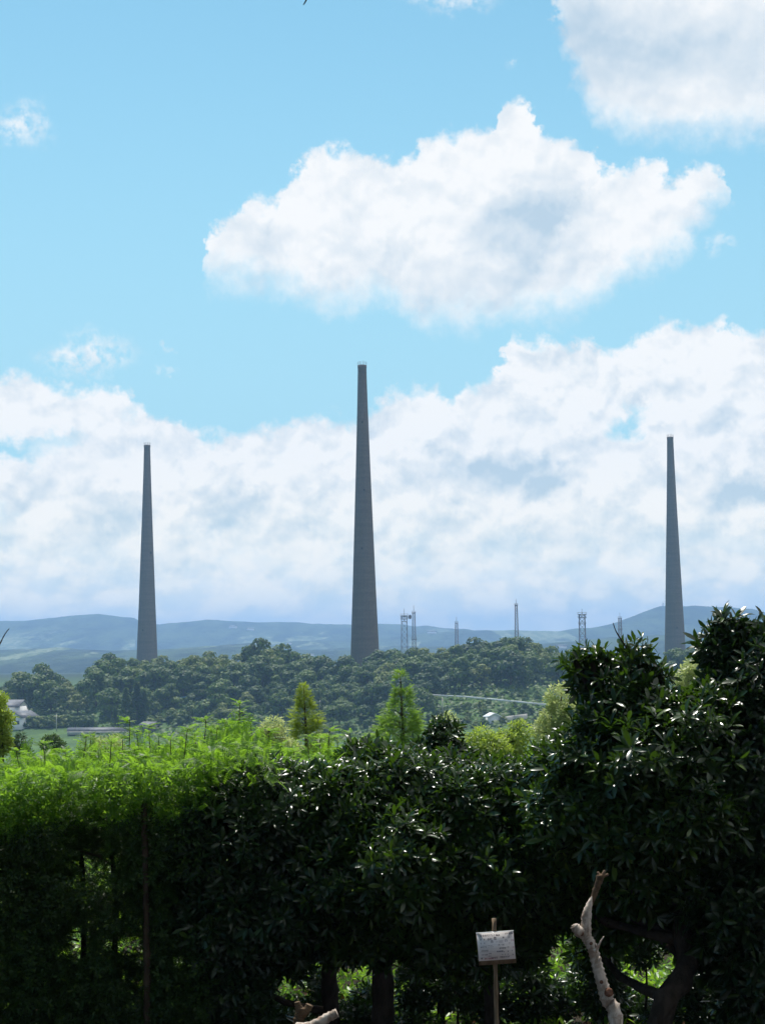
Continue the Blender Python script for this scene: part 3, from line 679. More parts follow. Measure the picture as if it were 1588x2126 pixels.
for px_, pt, pf, d_, lab in ((118, 1483, 1516, 545, 'thin utility pole in front of the dark bush row'), (918, 1447, 1492, 500, 'thin utility pole below the left end of the guardrail'), (664.5, 1454, 1502, 510, 'thin utility pole beside the tip of the yellow green conifer')):
    d_ = G(px_, pf)[1]; a = P(px_, pt, d_); z_ = float(terrain(a[0], d_)); rt = empty('utility_pole', (a[0], d_, z_-.5)); tag(rt, lab, 'utility pole')
    h_ = a[2] - z_ + .5; pm = MB(); pm.tube([(0, 0, 0), (0, 0, h_)], [.17, .11], 8); pm.build('pole', M['pale_concrete'], rt)
    cm_ = MB(); cm_.box((0, 0, h_-.8), (1.5, .1, .1)); cm_.build('crossarm', M['steel'], rt)
# far white buildings on the mountain sides
for k, (px_, py_, d_, s_) in enumerate(((484, 1305, 4700, 12), (600, 1338, 3000, 8), (566, 1350, 2950, 9), (896, 1316, 4500, 14), (1165, 1347, 3000, 16), (1470, 1298, 3700, 9), (646, 1362, 2900, 9), (520, 1309, 4700, 11))):
    u = P(px_, py_, d_)[0]/d_; ys = np.linspace(2400, 6000, 500); zs = mountain_z(np.full(500, u), ys)
    el_ = (zs - EYE)/ys; want = (P(px_, py_, d_)[2] - EYE)/d_; ix = np.where(el_ >= want)[0]
    if len(ix) == 0: continue
    yy = ys[ix[0]]; zz = zs[ix[0]]; rt = empty('building', (u*yy, yy, zz)); s2 = s_*yy/4000
    tag(rt, 'tiny white building far off on the hazy blue mountainside', 'building', 'far white buildings on the mountainside')
    b = MB(); b.box((0, 0, s2*.1), (s2*1.5, s2, s2*.5)); b.build('wall', M['white_wall'], rt)
    b = MB(); b.add([(-s2*.8, -s2*.55, s2*.35), (s2*.8, -s2*.55, s2*.35), (s2*.8, s2*.55, s2*.35), (-s2*.8, s2*.55, s2*.35), (-s2*.8, 0, s2*.6), (s2*.8, 0, s2*.6)], [[0,1,5,4], [2,3,4,5], [3,2,1,0]], [[0,4,3], [1,2,5]]); b.build('roof', M['roof_pale'], rt)

# ------------------------------------------------------------------ haze
hz = MB(); hz.box((0, 0, 70), (19000, 19000, 172))
hm, t = new_mat('haze'); pv = t.n.new('ShaderNodeVolumePrincipled'); pv.inputs['Color'].default_value = (.38, .61, 1.0, 1); pv.inputs['Density'].default_value = 2.05e-4
pv.inputs['Anisotropy'].default_value = 0.0
ho = t.n.new('ShaderNodeOutputMaterial'); t.l.new(pv.outputs[0], ho.inputs['Volume'])
tag(hz.build('haze', hm), kind='stuff')


# ------------------------------------------------------------------ foreground planting
LEAF = (np.array([[0, 0, 0], [-.05, .02, .01], [.05, .02, .01], [0, .3, .0], [-.125, .3, .035], [.125, .3, .035], [0, .62, -.02], [-.155, .62, .02], [.155, .62, .02],
                  [0, .86, -.07], [-.09, .86, -.045], [.09, .86, -.045], [0, 1.0, -.12]]),
        [[[0, 3, 4, 1], [0, 2, 5, 3], [3, 6, 7, 4], [3, 5, 8, 6], [6, 9, 10, 7], [6, 8, 11, 9]], [[9, 12, 10], [9, 11, 12]]])
LEAF_S = (np.array([[0, 0, 0], [-.17, .38, .04], [0, .45, -.01], [.17, .38, .04], [-.12, .75, .0], [.12, .75, 0], [0, 1.0, -.08]]),
          [[[0, 2, 1, 1][:3] + [0]][:0] or [[2, 5, 6, 4]], [[0, 2, 1], [0, 3, 2], [2, 4, 1], [2, 3, 5]]])
LEAF_S = (LEAF_S[0], [[[2, 5, 6, 4]], [[0, 2, 1], [0, 3, 2], [2, 4, 1], [2, 3, 5]]])
def frond_template(n=9, lw=.055, ll=.26, droop=.32):
    V = []; Q = []
    def q(a, b, c, d): k = len(V); V.extend([a, b, c, d]); Q.append([k, k+1, k+2, k+3])
    def st(y): return np.array([0, y, -droop*y*y])
    q(st(0) + [-.012, 0, 0], st(0) + [.012, 0, 0], st(.5) + [.01, 0, 0], st(.5) + [-.01, 0, 0]); q(st(.5) + [-.01, 0, 0], st(.5) + [.01, 0, 0], st(1) + [.005, 0, 0], st(1) + [-.005, 0, 0])
    for k in range(n):
        y = .12 + .84*k/(n-1); L = ll*(1 - .55*abs(y-.42)/.58)
        for s_ in (-1, 1):
            b = st(y); tip = b + np.array([s_*L*.86, L*.5, -.05 - .1*L]); mid = (b+tip)/2 + [0, 0, .02]; w_ = np.array([0, lw/2, 0]) if False else np.array([-s_*lw*.25, lw*.5, 0])
            q(b, mid - w_, tip, mid + w_)
    return np.array(V), [Q]
FROND = frond_template(8, .075, .27); FROND_S = frond_template(6, .085, .30, .30)
def rosettes(g, centers, axes, K, L, leaf=LEAF, tilt=(30, 85), jitter=.02, size_var=.3):
    """K leaves fan out round every shoot"""
    N = len(centers); ax = unit(axes); ref = unit(np.cross(ax, unit(g.normal(size=ax.shape)))); ref2 = np.cross(ax, ref)
    k = np.arange(K)[None]; ph = k*2.39996 + g.random((N, 1))*6.28; tl = np.radians(tilt[0] + (tilt[1]-tilt[0])*(1 - k/K)) + g.normal(size=(N, K))*.16
    tl = np.broadcast_to(tl, (N, K))
    rad = np.cos(ph)[..., None]*ref[:, None] + np.sin(ph)[..., None]*ref2[:, None]
    d = rad*np.sin(tl)[..., None] + ax[:, None]*np.cos(tl)[..., None]; d = unit(d + [0, 0, -.10])
    nrm = ax[:, None]*np.sin(tl)[..., None] - rad*np.cos(tl)[..., None]; nrm = nrm + .28*g.normal(size=nrm.shape)
    pos = centers[:, None] + rad*.008 + ax[:, None]*(k/K*.05*(L/.1))[..., None]*(.5 + g.random((N, K, 1)))
    sz = L*(.66 + size_var*g.random((N, K)))*g.uniform(.68, 1.22, (N, 1)); keep = g.random((N, K)) < .93
    pos, d, nrm, sz = pos[keep], d[keep], nrm[keep], sz[keep]
    sc3 = np.stack([sz*g.uniform(.8, 1.15, len(sz)), sz, sz*g.uniform(.4, 1.8, len(sz))], 1)
    return scatter(leaf[0], leaf[1], frames(d, nrm), pos, sc3)
def lobe_points(g, lobes, n, shell=(.62, 1.04), up=.55):
    lobes = np.array(lobes, float); ar = (lobes[:, 3]*lobes[:, 4] + lobes[:, 4]*lobes[:, 5] + lobes[:, 3]*lobes[:, 5]); pk = g.choice(len(lobes), n, p=ar/ar.sum()); L_ = lobes[pk]
    d = unit(g.normal(size=(n, 3))); rr_ = shell[0] + (shell[1]-shell[0])*g.random((n, 1))**.6
    rr_ = rr_*(1 + .10*np.sin(d[:, :1]*5 + pk[:, None]*2.1)*np.cos(d[:, 2:]*4 + pk[:, None]))
    pos = L_[:, :3] + d*rr_*L_[:, 3:6]; ax = unit(d/L_[:, 3:6]) + np.array([0, 0, up]) + .35*g.normal(size=(n, 3))
    inside = np.zeros(n, bool)
    for k, lb in enumerate(lobes): inside |= (pk != k) & (np.linalg.norm((pos - lb[:3])/lb[3:6], axis=1) < .55)
    ok = ~inside & ((pos[:, 2] > FG + .05) | (pos[:, 1] > 13)); return pos[ok], unit(ax[ok])
def branches(g, base, lobes, r0, mat, twigs=None, trunk_pts=None):
    mb = MB(); lobes = np.array(lobes, float); top = lobes[:, :3].mean(0)
    tp = trunk_pts if trunk_pts is not None else [base, base*.5 + top*.5 + g.normal(size=3)*[.05, .05, 0], top]
    T = resample(tp, 10); mb.tube(T, np.linspace(r0, r0*.45, 10), 10, .08, seed=3)
    for lb in lobes:
        i = int(np.clip(np.argmin(np.abs(T[:, 2] - (lb[2] - lb[5]*.8))), 1, 8)); a = T[i]; c = lb[:3]
        pts = resample([a, a*.5 + c*.5 + [0, 0, -.06] + g.normal(size=3)*.04, c, c + [0, 0, lb[5]*.6]], 7); mb.tube(pts, np.linspace(r0*.42, r0*.10, 7), 7, .06, seed=4)
    if twigs is not None and len(twigs):
        C = lobes[:, :3]
        for p_ in twigs:
            c = C[np.argmin(np.linalg.norm((C - p_)/lobes[:, 3:6], axis=1))]; mb.tube(resample([c, c*.4 + p_*.6 + g.normal(size=3)*.03, p_], 4), np.linspace(.008, .003, 4), 4, caps=False)
    return mb
def in_gap(pos, gaps):
    q = proj(pos); bad = np.zeros(len(pos), bool)
    for (cx, cy, rx, ry) in gaps: bad |= ((q[:, 0]-cx)/rx)**2 + ((q[:, 1]-cy)/ry)**2 < 1
    return bad
def lobe(px_, py_, d, rx, ry=None, depth=None):   # lobe seen at a photo point, radii in photo pixels
    s_ = d/F; c = P(px_, py_, d); ry = ry or rx; return (c[0], c[1], c[2], rx*s_, (depth or min(rx, ry)*1.1)*s_, ry*s_)
def leafy(name, label, cat, base, lobes, n, K, L, mat, seed, r0=.05, gaps=(), bark='dark_bark', leaf=LEAF, tilt=(30, 85), shell=(.62, 1.04), up=.55, group=None, trunk_pts=None, ntw=60, crown_name='crown'):
    g = np.random.default_rng(seed); pos, ax = lobe_points(g, lobes, n, shell, up)
    if len(gaps): ok = ~in_gap(pos, gaps); pos, ax = pos[ok], ax[ok]
    root = empty(name, tuple(base)); tag(root, label, cat, group); o_ = np.array(base, float)
    v, f = rosettes(g, pos, ax, K, L, leaf, tilt); obj(crown_name, mesh_np('crown', v - o_, f, True), M[mat], root)
    lb = np.array(lobes, float); tw = pos[g.choice(len(pos), min(ntw, len(pos)), replace=False)]
    mb = branches(g, o_, lb, r0, None, tw, trunk_pts); mb.v = [q - o_ for q in mb.v]; mb.build('trunk', M[bark], root, True)
    return root
def gpt(px_, d): q_ = P(px_, 2126, d); return np.array([q_[0], d, FG - .03])

# glossy broadleaf shrubs of the hedge, left to right
GAPS_M = [(600,2070,40,34), (640,2030,20,24), (745,2035,38,44), (890,2105,56,30), (960,2115,30,26), (1150,2010,30,70), (1130,2095,50,30), (380,1995,20,12)]
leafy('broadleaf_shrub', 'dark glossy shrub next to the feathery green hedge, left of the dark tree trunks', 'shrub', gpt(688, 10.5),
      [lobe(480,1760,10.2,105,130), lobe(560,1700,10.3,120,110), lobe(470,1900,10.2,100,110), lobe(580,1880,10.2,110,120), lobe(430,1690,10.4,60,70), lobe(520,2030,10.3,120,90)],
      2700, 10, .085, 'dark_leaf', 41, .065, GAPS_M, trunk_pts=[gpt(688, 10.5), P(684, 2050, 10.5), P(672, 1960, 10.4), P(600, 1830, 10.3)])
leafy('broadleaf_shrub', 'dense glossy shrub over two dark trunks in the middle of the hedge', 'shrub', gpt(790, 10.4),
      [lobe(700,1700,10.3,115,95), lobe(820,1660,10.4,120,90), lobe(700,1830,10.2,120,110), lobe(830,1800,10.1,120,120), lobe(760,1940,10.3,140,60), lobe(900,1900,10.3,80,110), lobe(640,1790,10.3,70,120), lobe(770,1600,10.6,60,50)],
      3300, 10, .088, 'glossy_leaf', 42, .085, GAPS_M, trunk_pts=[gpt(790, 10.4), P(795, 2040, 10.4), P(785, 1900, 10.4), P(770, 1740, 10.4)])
leafy('broadleaf_shrub', 'small dark pointed bush rising out of the middle of the hedge', 'shrub', gpt(915, 10.9),
      [lobe(918,1575,10.9,48,45), lobe(922,1530,10.9,26,28), lobe(880,1580,10.9,35,35), lobe(950,1590,10.9,30,34), lobe(915,1650,10.9,60,60)],
      620, 9, .075, 'dark_leaf', 43, .03, up=1.0)
leafy('broadleaf_shrub', 'glossy shrub behind the white notice board', 'shrub', gpt(1020, 10.4),
      [lobe(960,1700,10.3,95,90), lobe(1060,1680,10.4,100,90), lobe(1010,1810,10.2,120,110), lobe(1090,1800,10.2,80,120), lobe(1000,1940,10.4,100,80), lobe(1090,1930,10.5,60,60), lobe(940,1620,10.6,50,45), lobe(1020,1625,10.6,60,40)],
      3000, 10, .085, 'glossy_leaf', 44, .06, GAPS_M)
GAPS_R = [(1345,2010,55,75), (1380,2060,40,40), (1165,2000,32,90), (1480,2055,40,26), (1210,2110,40,40)]
leafy('evergreen_tree', 'large glossy evergreen above the pale dead branch, its leaf tips reaching the far masts', 'tree', gpt(1370, 9.9),
      [lobe(1199,1386,10,20,20), lobe(1228,1376,10,15,20), lobe(1258,1380,10,14,18), lobe(1236,1412,10.1,30,22), lobe(1322,1352,10,15,17), lobe(1306,1384,10,18,20), lobe(1348,1420,10,22,16), lobe(1206,1430,10.1,20,20), lobe(1290,1440,9.9,46,26), lobe(1372,1404,10,9,9),
       lobe(1226,1486,10.1,20,34), lobe(1278,1500,9.9,56,50), lobe(1345,1490,9.9,56,46), lobe(1405,1476,9.9,32,28), lobe(1230,1590,9.9,80,70), lobe(1340,1590,9.7,95,85), lobe(1432,1560,9.8,80,80), lobe(1160,1590,10.1,40,40),
       lobe(1190,1690,9.9,85,70), lobe(1300,1710,9.8,100,85), lobe(1420,1690,9.7,95,85), lobe(1215,1790,10.1,90,60), lobe(1330,1810,9.9,80,70), lobe(1430,1800,9.9,70,70), lobe(1150,1850,10.3,60,60), lobe(1235,1875,10.3,75,50), lobe(1300,1900,10.4,80,60), lobe(1235,1960,10.7,40,40), lobe(1430,1900,10.2,60,60), lobe(1470,1480,9.9,40,40)],
      4500, 9, .092, 'glossy_leaf', 47, .085, GAPS_R, 'dark_bark', trunk_pts=[gpt(1340, 9.4), P(1375, 2085, 9.55), P(1425, 2020, 9.7), P(1415, 1930, 9.8), P(1404, 1800, 9.9), P(1400, 1650, 9.9)], shell=(.42, 1.2), ntw=160)
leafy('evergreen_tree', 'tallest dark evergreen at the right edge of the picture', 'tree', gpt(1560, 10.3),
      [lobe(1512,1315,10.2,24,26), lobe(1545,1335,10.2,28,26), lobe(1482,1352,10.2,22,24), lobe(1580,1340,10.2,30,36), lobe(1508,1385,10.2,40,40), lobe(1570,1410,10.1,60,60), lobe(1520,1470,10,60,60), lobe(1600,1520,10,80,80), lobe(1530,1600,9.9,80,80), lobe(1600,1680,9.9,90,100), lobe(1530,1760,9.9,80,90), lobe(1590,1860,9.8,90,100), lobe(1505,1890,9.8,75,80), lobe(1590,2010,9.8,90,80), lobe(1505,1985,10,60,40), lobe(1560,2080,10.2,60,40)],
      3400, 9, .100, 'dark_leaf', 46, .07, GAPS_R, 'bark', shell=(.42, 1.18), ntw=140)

# the planting goes on past the right edge
leafy('evergreen_tree', 'next dark evergreen beyond the right edge of the view', 'tree', gpt(1830, 10.4),
      [lobe(1730,1480,10.2,90,100), lobe(1850,1440,10.2,100,100), lobe(1790,1600,10.2,120,110), lobe(1900,1620,10.2,110,120), lobe(1760,1780,10.1,120,110), lobe(1890,1820,10.1,120,110), lobe(1740,1960,10.2,110,100), lobe(1880,2000,10.2,120,110), lobe(1810,2120,10.3,120,80)],
      1700, 9, .105, 'dark_leaf', 48, .08, (), 'dark_bark', ntw=40)
leafy('evergreen_tree', 'farther dark evergreen well past the right edge of the view', 'tree', gpt(2080, 10.6),
      [lobe(2010,1520,10.6,110,110), lobe(2140,1560,10.6,110,120), lobe(2050,1720,10.5,130,120), lobe(2170,1800,10.5,120,120), lobe(2030,1920,10.5,120,110), lobe(2150,2020,10.5,130,110)],
      1300, 9, .115, 'glossy_leaf', 49, .08, (), 'dark_bark', ntw=30)
# feathery conifer hedge
def conifer_hedge():
    g = np.random.default_rng(51); d0 = 10.0
    xs = [-160, 0, 60, 150, 250, 300, 350, 420, 490, 540, 600, 680, 740, 790, 840]
    yt = [1622, 1622, 1598, 1600, 1592, 1575, 1592, 1562, 1525, 1570, 1600, 1582, 1602, 1650, 1700]
    n = 30000; px_ = np.where(g.random(n) < .85, g.uniform(-160, 440, n), g.uniform(-560, -160, n)); dd = d0 + 1.6*g.random(n)**1.5
    top = np.interp(px_, xs, yt); py_ = top + (2140 - top)*g.random(n)**1.0
    pos1 = np.array([P(a, b, c) for a, b, c in zip(px_, py_, dd)])
    n2 = 15000; px2 = np.where(g.random(n2) < .88, g.uniform(-160, 820, n2), g.uniform(-560, -160, n2)); top2 = np.interp(px2, xs, yt); dd2 = g.uniform(10.3, 12.2, n2)
    z2 = np.array([P(a, b + 8, 11.0)[2] for a, b in zip(px2, top2)]) - .55*g.random(n2)**1.4 + .05*g.normal(size=n2)
    x2 = (px2 - 794)/3500*dd2; pos2 = np.stack([x2, dd2, z2], 1)
    pos = np.concatenate([pos1, pos2]); front = np.concatenate([np.ones(n), np.zeros(n2)])[:, None]
    pos = pos[:] ; keep = (pos[:, 2] > FG) & ~in_gap(pos, [(165,1945,26,34), (150,1975,40,14), (270,1960,50,22), (380,1995,22,16), (240,1780,16,8), (262,1732,22,8), (4,1790,14,10)])
    keep &= (fbm(pos[:, 0]*3, pos[:, 2]*3 + pos[:, 1]*2, 1.0, 3, 8) + .18*(g.random(len(pos)) - .5) > .39) | (pos[:, 2] > EYE - .95)
    pos = pos[keep]; front = front[keep]
    ax = np.array([0, -1.0, .15])*front + np.array([0, -.2, 1.0])*(1-front) + .65*g.normal(size=pos.shape)
    nr = np.array([0, -.3, 1.0]) + .45*g.normal(size=pos.shape)
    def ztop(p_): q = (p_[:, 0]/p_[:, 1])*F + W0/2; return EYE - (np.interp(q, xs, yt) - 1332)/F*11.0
    sz = g.uniform(.065, .125, len(pos)); new = pos[:, 2] > ztop(pos) - .17 - .12*g.random(len(pos))  # top fringe gets the lit leaf colour, the rest the shaded one
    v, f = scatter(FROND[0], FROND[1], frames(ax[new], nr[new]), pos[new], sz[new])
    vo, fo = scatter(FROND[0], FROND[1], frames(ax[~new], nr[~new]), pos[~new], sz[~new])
    # sprays that spill over the glossy neighbour, and tufts of short leaflets over the shaded side
    n3 = 420; px3 = 405 + 170*g.random(n3)**1.5; tp3 = np.interp(px3, xs, yt); py3 = tp3 + 125*g.random(n3)**1.3*(1 - (px3-405)/260)
    p3 = np.array([P(a, b, c) for a, b, c in zip(px3, py3, g.uniform(9.85, 10.3, n3))]); a3 = np.array([.4, -.7, .35]) + .6*g.normal(size=(n3, 3))
    v3, f3 = scatter(FROND[0], FROND[1], frames(a3, np.array([0, -.3, 1.0]) + .45*g.normal(size=(n3, 3))), p3, g.uniform(.06, .11, n3))
    n4 = 7000; px4 = g.uniform(-160, 440, n4); tp4 = np.interp(px4, xs, yt); py4 = tp4 + 15 + (2140 - tp4)*g.random(n4); p4 = np.array([P(a, b, c) for a, b, c in zip(px4, py4, g.uniform(9.86, 10.25, n4))])
    ok4 = (p4[:, 2] > FG) & (fbm(p4[:, 0]*3, p4[:, 2]*3 + p4[:, 1]*2, 1.0, 3, 8) > .42) & ~in_gap(p4, [(303,1900,9,240), (165,1945,30,34), (150,1975,44,14), (270,1960,54,22), (380,1995,26,16), (240,1780,18,8), (262,1732,24,8), (4,1790,16,10)]); p4 = p4[ok4]
    lit4 = p4[:, 2] > ztop(p4) - .22; q4 = p4[~lit4]; v5, f5 = rosettes(g, q4, np.array([0, -1.0, .45]) + .6*g.normal(size=q4.shape), 6, .036, LEAF_S, (25, 80)); p4 = p4[lit4]
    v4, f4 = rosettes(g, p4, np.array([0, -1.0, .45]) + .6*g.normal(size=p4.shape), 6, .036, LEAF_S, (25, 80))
    # upright new shoots with bent tips
    sv = [v, v3, v4]; sf = [f[0], f3[0] + len(v)]; tri4 = [q + len(v) + len(v3) for q in f4]; off = len(v) + len(v3) + len(v4); stems = MB()
    tips = [(428,1496),(437,1510),(498,1462),(505,1480),(470,1500),(520,1500),(452,1512),(560,1520),(585,1545),(640,1530),(665,1535),(700,1532),(725,1525),(745,1540),(770,1545),(35,1560),(90,1545),(135,1560),(180,1530),(270,1498),(285,1520),(310,1510),(232,1540),(330,1530),(355,1535),(390,1515),(405,1525),(375,1545),(610,1560),(685,1515),(60,1575),(15,1590),(205,1565),(255,1530)]
    tips += [(float(g.uniform(-40, 780)), None) for _ in range(110)]
    for a, b in tips:
        d_ = g.uniform(10.4, 11.9); tb = float(np.interp(a, xs, yt)); b = b if b is not None else tb - g.uniform(-15, 25)
        tip = P(a, b, d_); base = P(a + g.uniform(-18, 18), tb + 45, d_); bend = np.array([g.uniform(-.04, .04), g.uniform(-.03, .03), -.012])
        T = resample([base, base*.45 + tip*.55, tip, tip + bend], 12); stems.tube(T, np.linspace(.0045, .0015, 12), 5, caps=False)
        for q in range(2, 12):
            for side in range(3):
                an = g.random()*6.28; dr = np.array([math.cos(an), math.sin(an), .45 + g.uniform(-.2, .4)])
                L_ = .085*(1.15 - q/13)*g.uniform(.7, 1.3) + .022
                vv, ff = scatter(FROND_S[0], FROND_S[1], frames(dr[None], np.array([[0, 0, 1.0]]) + .3*g.normal(size=(1, 3))), T[q][None], np.array([L_]))
                sv.append(vv); sf.append(ff[0] + off); off += len(vv)
    root = empty('conifer_hedge', (-1.3, 10.8, FG)); tag(root, 'feathery bright green hedge lit on top, on the left half of the view', 'hedge'); o_ = np.array([-1.3, 10.8, FG])
    obj('foliage', mesh_np('foliage', np.concatenate(sv) - o_, [np.concatenate(sf)] + tri4), M['lit_frond'], root)
    obj('inner_foliage', mesh_np('inner_foliage', np.concatenate([vo, v5]) - o_, [fo[0]] + [q + len(vo) for q in f5]), M['shaded_frond'], root)  # front and inside fronds, painted darker to stand for shade
    for a in (60, 165, 230, 345, 410):
        for _ in range(9): 
            b = P(a, 1800, 10.9); z1 = g.uniform(.6, 1.5); q = g.normal(size=2)*.22; stems.tube(resample([(b[0], b[1], FG + z1), (b[0]+q[0], b[1]-.25+q[1]*.3, FG+z1+.12), (b[0]+2*q[0], b[1]-.5, FG+z1+.1)], 4), [.008, .005, .004, .003], 4, caps=False)
    stems.v = [q - o_ for q in stems.v]; tag(stems.build('stems', M['twig'], root), kind='stuff')
    for a in (60, 165, 230, 345, 410):
        b = gpt(a, 10.9) - o_; tk = MB(); tk.tube(resample([b, b + [.03, .02, .8], b + [-.02, 0, 1.55]], 7), np.linspace(.028, .012, 7), 8, .08); tk.build('trunk', M['dark_bark'], root, True)
conifer_hedge()

# sunlit shrubs and trees on the slope beyond the hedge
def mid_bush(name, label, cat, px_, pt, d, rpx, hpx, mat, seed, n=1500, L=.05, K=7, lobes=7, group=None, up=.5):
    g = np.random.default_rng(seed); s_ = d/F; lb = []
    for k in range(lobes):
        a = g.uniform(-.75, .75); hh = g.uniform(.18, .8); w_ = g.uniform(.35, .5)*rpx
        lb.append(lobe(px_ + a*rpx*(1 - .5*(1-hh)), pt + hpx*hh*.9 + w_*.5, d + g.uniform(-.5, .5)*rpx*s_, w_, w_*.85))
    lb.append(lobe(px_, pt + rpx*.42, d, rpx*.42, rpx*.42))
    q0 = P(px_, pt, d); gpx = 1332 + (EYE - float(terrain(q0[0], d)))/d*F      # lower crown, down to the ground
    if gpx > pt + hpx + 20 and d < 60:
        m_ = int((gpx - pt - hpx)/rpx*2.6) + 1; n = int(n*(1 + .45*m_/lobes))
        for k in range(m_): lb.append(lobe(px_ + g.uniform(-.6, .6)*rpx, pt + hpx + (gpx - pt - hpx)*(k + .3)/m_, d + g.uniform(-.5, .5)*rpx*s_, rpx*.55, rpx*.5))
    b = P(px_, pt + hpx, d); z_ = float(terrain(b[0], d)); base = np.array([b[0], d, min(z_, b[2] - .1)])
    leafy(name, label, cat, base, lb, n, K, L, mat, seed, max(.02, rpx*s_*.10), leaf=LEAF_S, shell=(.55, 1.05), up=up, group=group, ntw=20, trunk_pts=[base, base*.6 + np.array(lb[-1][:3])*.4, np.array(lb[-1][:3])])
mid_bush('round_tree', 'round pale blossoming treetop behind the small dark pointed bush', 'tree', 925, 1487, 32, 62, 120, 'pale_leaf', 61, 1500, .10, 7)
mid_bush('round_tree', 'pale flowering treetop beside the left edge of the large evergreen', 'tree', 1165, 1425, 24, 68, 170, 'pale_leaf', 62, 2000, .075, 7)
mid_bush('round_tree', 'pale yellow green treetop seen between the two evergreens under the right mast', 'tree', 1448, 1368, 24, 62, 160, 'pale_leaf', 63, 1500, .075, 7)
mid_bush('leafy_bush', 'yellow green bush just right of the small dark pointed bush', 'bush', 1000, 1512, 20, 72, 160, 'yellow_green', 64, 1700, .065)
mid_bush('leafy_bush', 'yellow green bush with a raised tip in front of the pale retaining wall', 'bush', 1075, 1502, 21, 66, 160, 'yellow_green', 65, 1600, .065, up=1.0)
mid_bush('leafy_bush', 'fresh green bush touching the left side of the large evergreen', 'bush', 1125, 1545, 16, 60, 120, 'soft_green', 66, 1300, .055)
mid_bush('leafy_bush', 'pale green bush in the middle of the slope left of the taller shoots', 'bush', 225, 1530, 18, 68, 90, 'pale_leaf', 67, 1300, .055, up=1.3)
mid_bush('leafy_bush', 'pale bush between the tall shoots and the yellow green conifer', 'bush', 570, 1492, 17, 55, 110, 'pale_leaf', 68, 1200, .045, up=1.2)
mid_bush('leafy_bush', 'fresh green bush behind the left part of the feathery hedge', 'bush', 110, 1560, 16, 60, 60, 'soft_green', 69, 1000, .045)
mid_bush('leafy_bush', 'dull green bush at the edge of the field behind the hedge', 'bush', 60, 1572, 30, 40, 40, 'soft_green', 70, 500, .08)
mid_bush('leafy_bush', 'dark bush on the field beyond the pale green bush', 'bush', 108, 1530, 90, 28, 25, 'wood_leaf', 71, 260, .25)
mid_bush('round_tree', 'bright leafy tree cut off by the left edge of the picture', 'tree', -8, 1434, 19, 40, 230, 'yellow_green', 72, 1400, .06, lobes=9)
mid_bush('leafy_bush', 'soft green bush behind the middle of the feathery hedge', 'bush', 335, 1545, 22, 60, 60, 'soft_green', 73, 1100, .06)
def mid_conifer(label, px_, pt, pb, d, wpx, seed, mat, n=2600, droop=-.15, pw=.8, fs=.16, gap=0.0, tipfrac=0):
    h = (pb - pt)*d/F; c, t_ = conifer('slope_conifer', h, wpx*d/F, seed, M[mat], n, fs, droop, pw)
    b = P(px_, pb, d); place_tree((c, t_), tuple(b), 1.0, 0, label, None, 'conifer_tree')
    g = np.random.default_rng(seed)
def layered_conifer(label, px_, pt, pb, d, prof, seed, mat, n, L, tier=0.0):
    """prof: crown half width in photo pixels at heights 0 (top) .. 1 (bottom)"""
    g = np.random.default_rng(seed); s_ = d/F; H = (pb-pt)*s_; base = P(px_, pb, d); gz = float(terrain(base[0], d)); foot = np.array([base[0], d, min(gz, base[2]-.05)])
    t0 = g.random(n)**.56; t0[:n//12] = g.random(n//12)*.22; w_ = np.interp(t0, np.linspace(0, 1, len(prof)), prof)*s_; a = g.random(n)*6.283
    w_ = w_*(1 + tier*np.sin(t0*26 + np.sin(a*2)*1.5)); w_ = w_*(.82 + .55*fbm(a*1.3 + 9, t0*9, 1.0, 2, seed)); rr_ = w_*(.25 + .85*g.random(n)**.5)
    pos = np.stack([rr_*np.cos(a) + .25*w_*np.sin(t0*7 + seed), rr_*np.sin(a), H*(1-t0) - rr_*.25], 1) + base
    ok = fbm(pos[:, 0]*3/H, pos[:, 2]*5/H, .35, 2, seed+1) > .25; pos = pos[ok]; a = a[ok]; t0 = t0[ok]; n = int(ok.sum())
    ax = np.stack([np.cos(a), np.sin(a), .15 + .9*(1-t0)**3], 1) + .45*g.normal(size=(n, 3)); nr = np.array([0, 0, 1.0]) + .5*g.normal(size=(n, 3))
    v, f = scatter(FROND_S[0], FROND_S[1], frames(ax, nr), pos, L*g.uniform(.6, 1.3, n)*(.5 + .6*np.clip(t0*2.2, 0, 1)))
    root = empty('conifer_tree', tuple(foot)); tag(root, label, 'tree'); obj('crown', mesh_np('crown', v - foot, f), M[mat], root)
    tb = MB(); top = base + [0, 0, H*.98]; tb.tube(resample([foot - foot, (base-foot) + [.02*H, 0, H*.4], top - foot], 10), np.linspace(H*.028, H*.0018, 10), 7)
    for k in range(26):
        u = g.uniform(.1, .95); zz = H*(1-u); w2 = np.interp(u, np.linspace(0, 1, len(prof)), prof)*s_*.8; an = g.random()*6.28; c0 = base - foot + [0, 0, zz]
        tb.tube([c0, c0 + [w2*math.cos(an)*.5, w2*math.sin(an)*.5, .03*H], c0 + [w2*math.cos(an), w2*math.sin(an), .02*H]], [H*.006, H*.004, H*.002], 4, caps=False)
    tb.build('trunk', M['bark'], root, True)
M['olive_frond'] = leafmat('olive_frond', (.08, .14, .015), (.17, .23, .03), (.50, .64, .05), .45, .5, .3, 2.0)
layered_conifer('yellow green pointed conifer in front of the dark woods, left of the middle mast', 632, 1424, 1640, 22, [2, 10, 20, 17, 36, 31, 52, 50, 68], 81, 'olive_frond', 3600, .10, .42)
layered_conifer('bushy green conifer with a thin leading tip, right of the middle mast', 833, 1394, 1640, 22, [4, 12, 16, 32, 42, 46, 48, 44, 52], 82, 'soft_green', 5000, .10, .16)
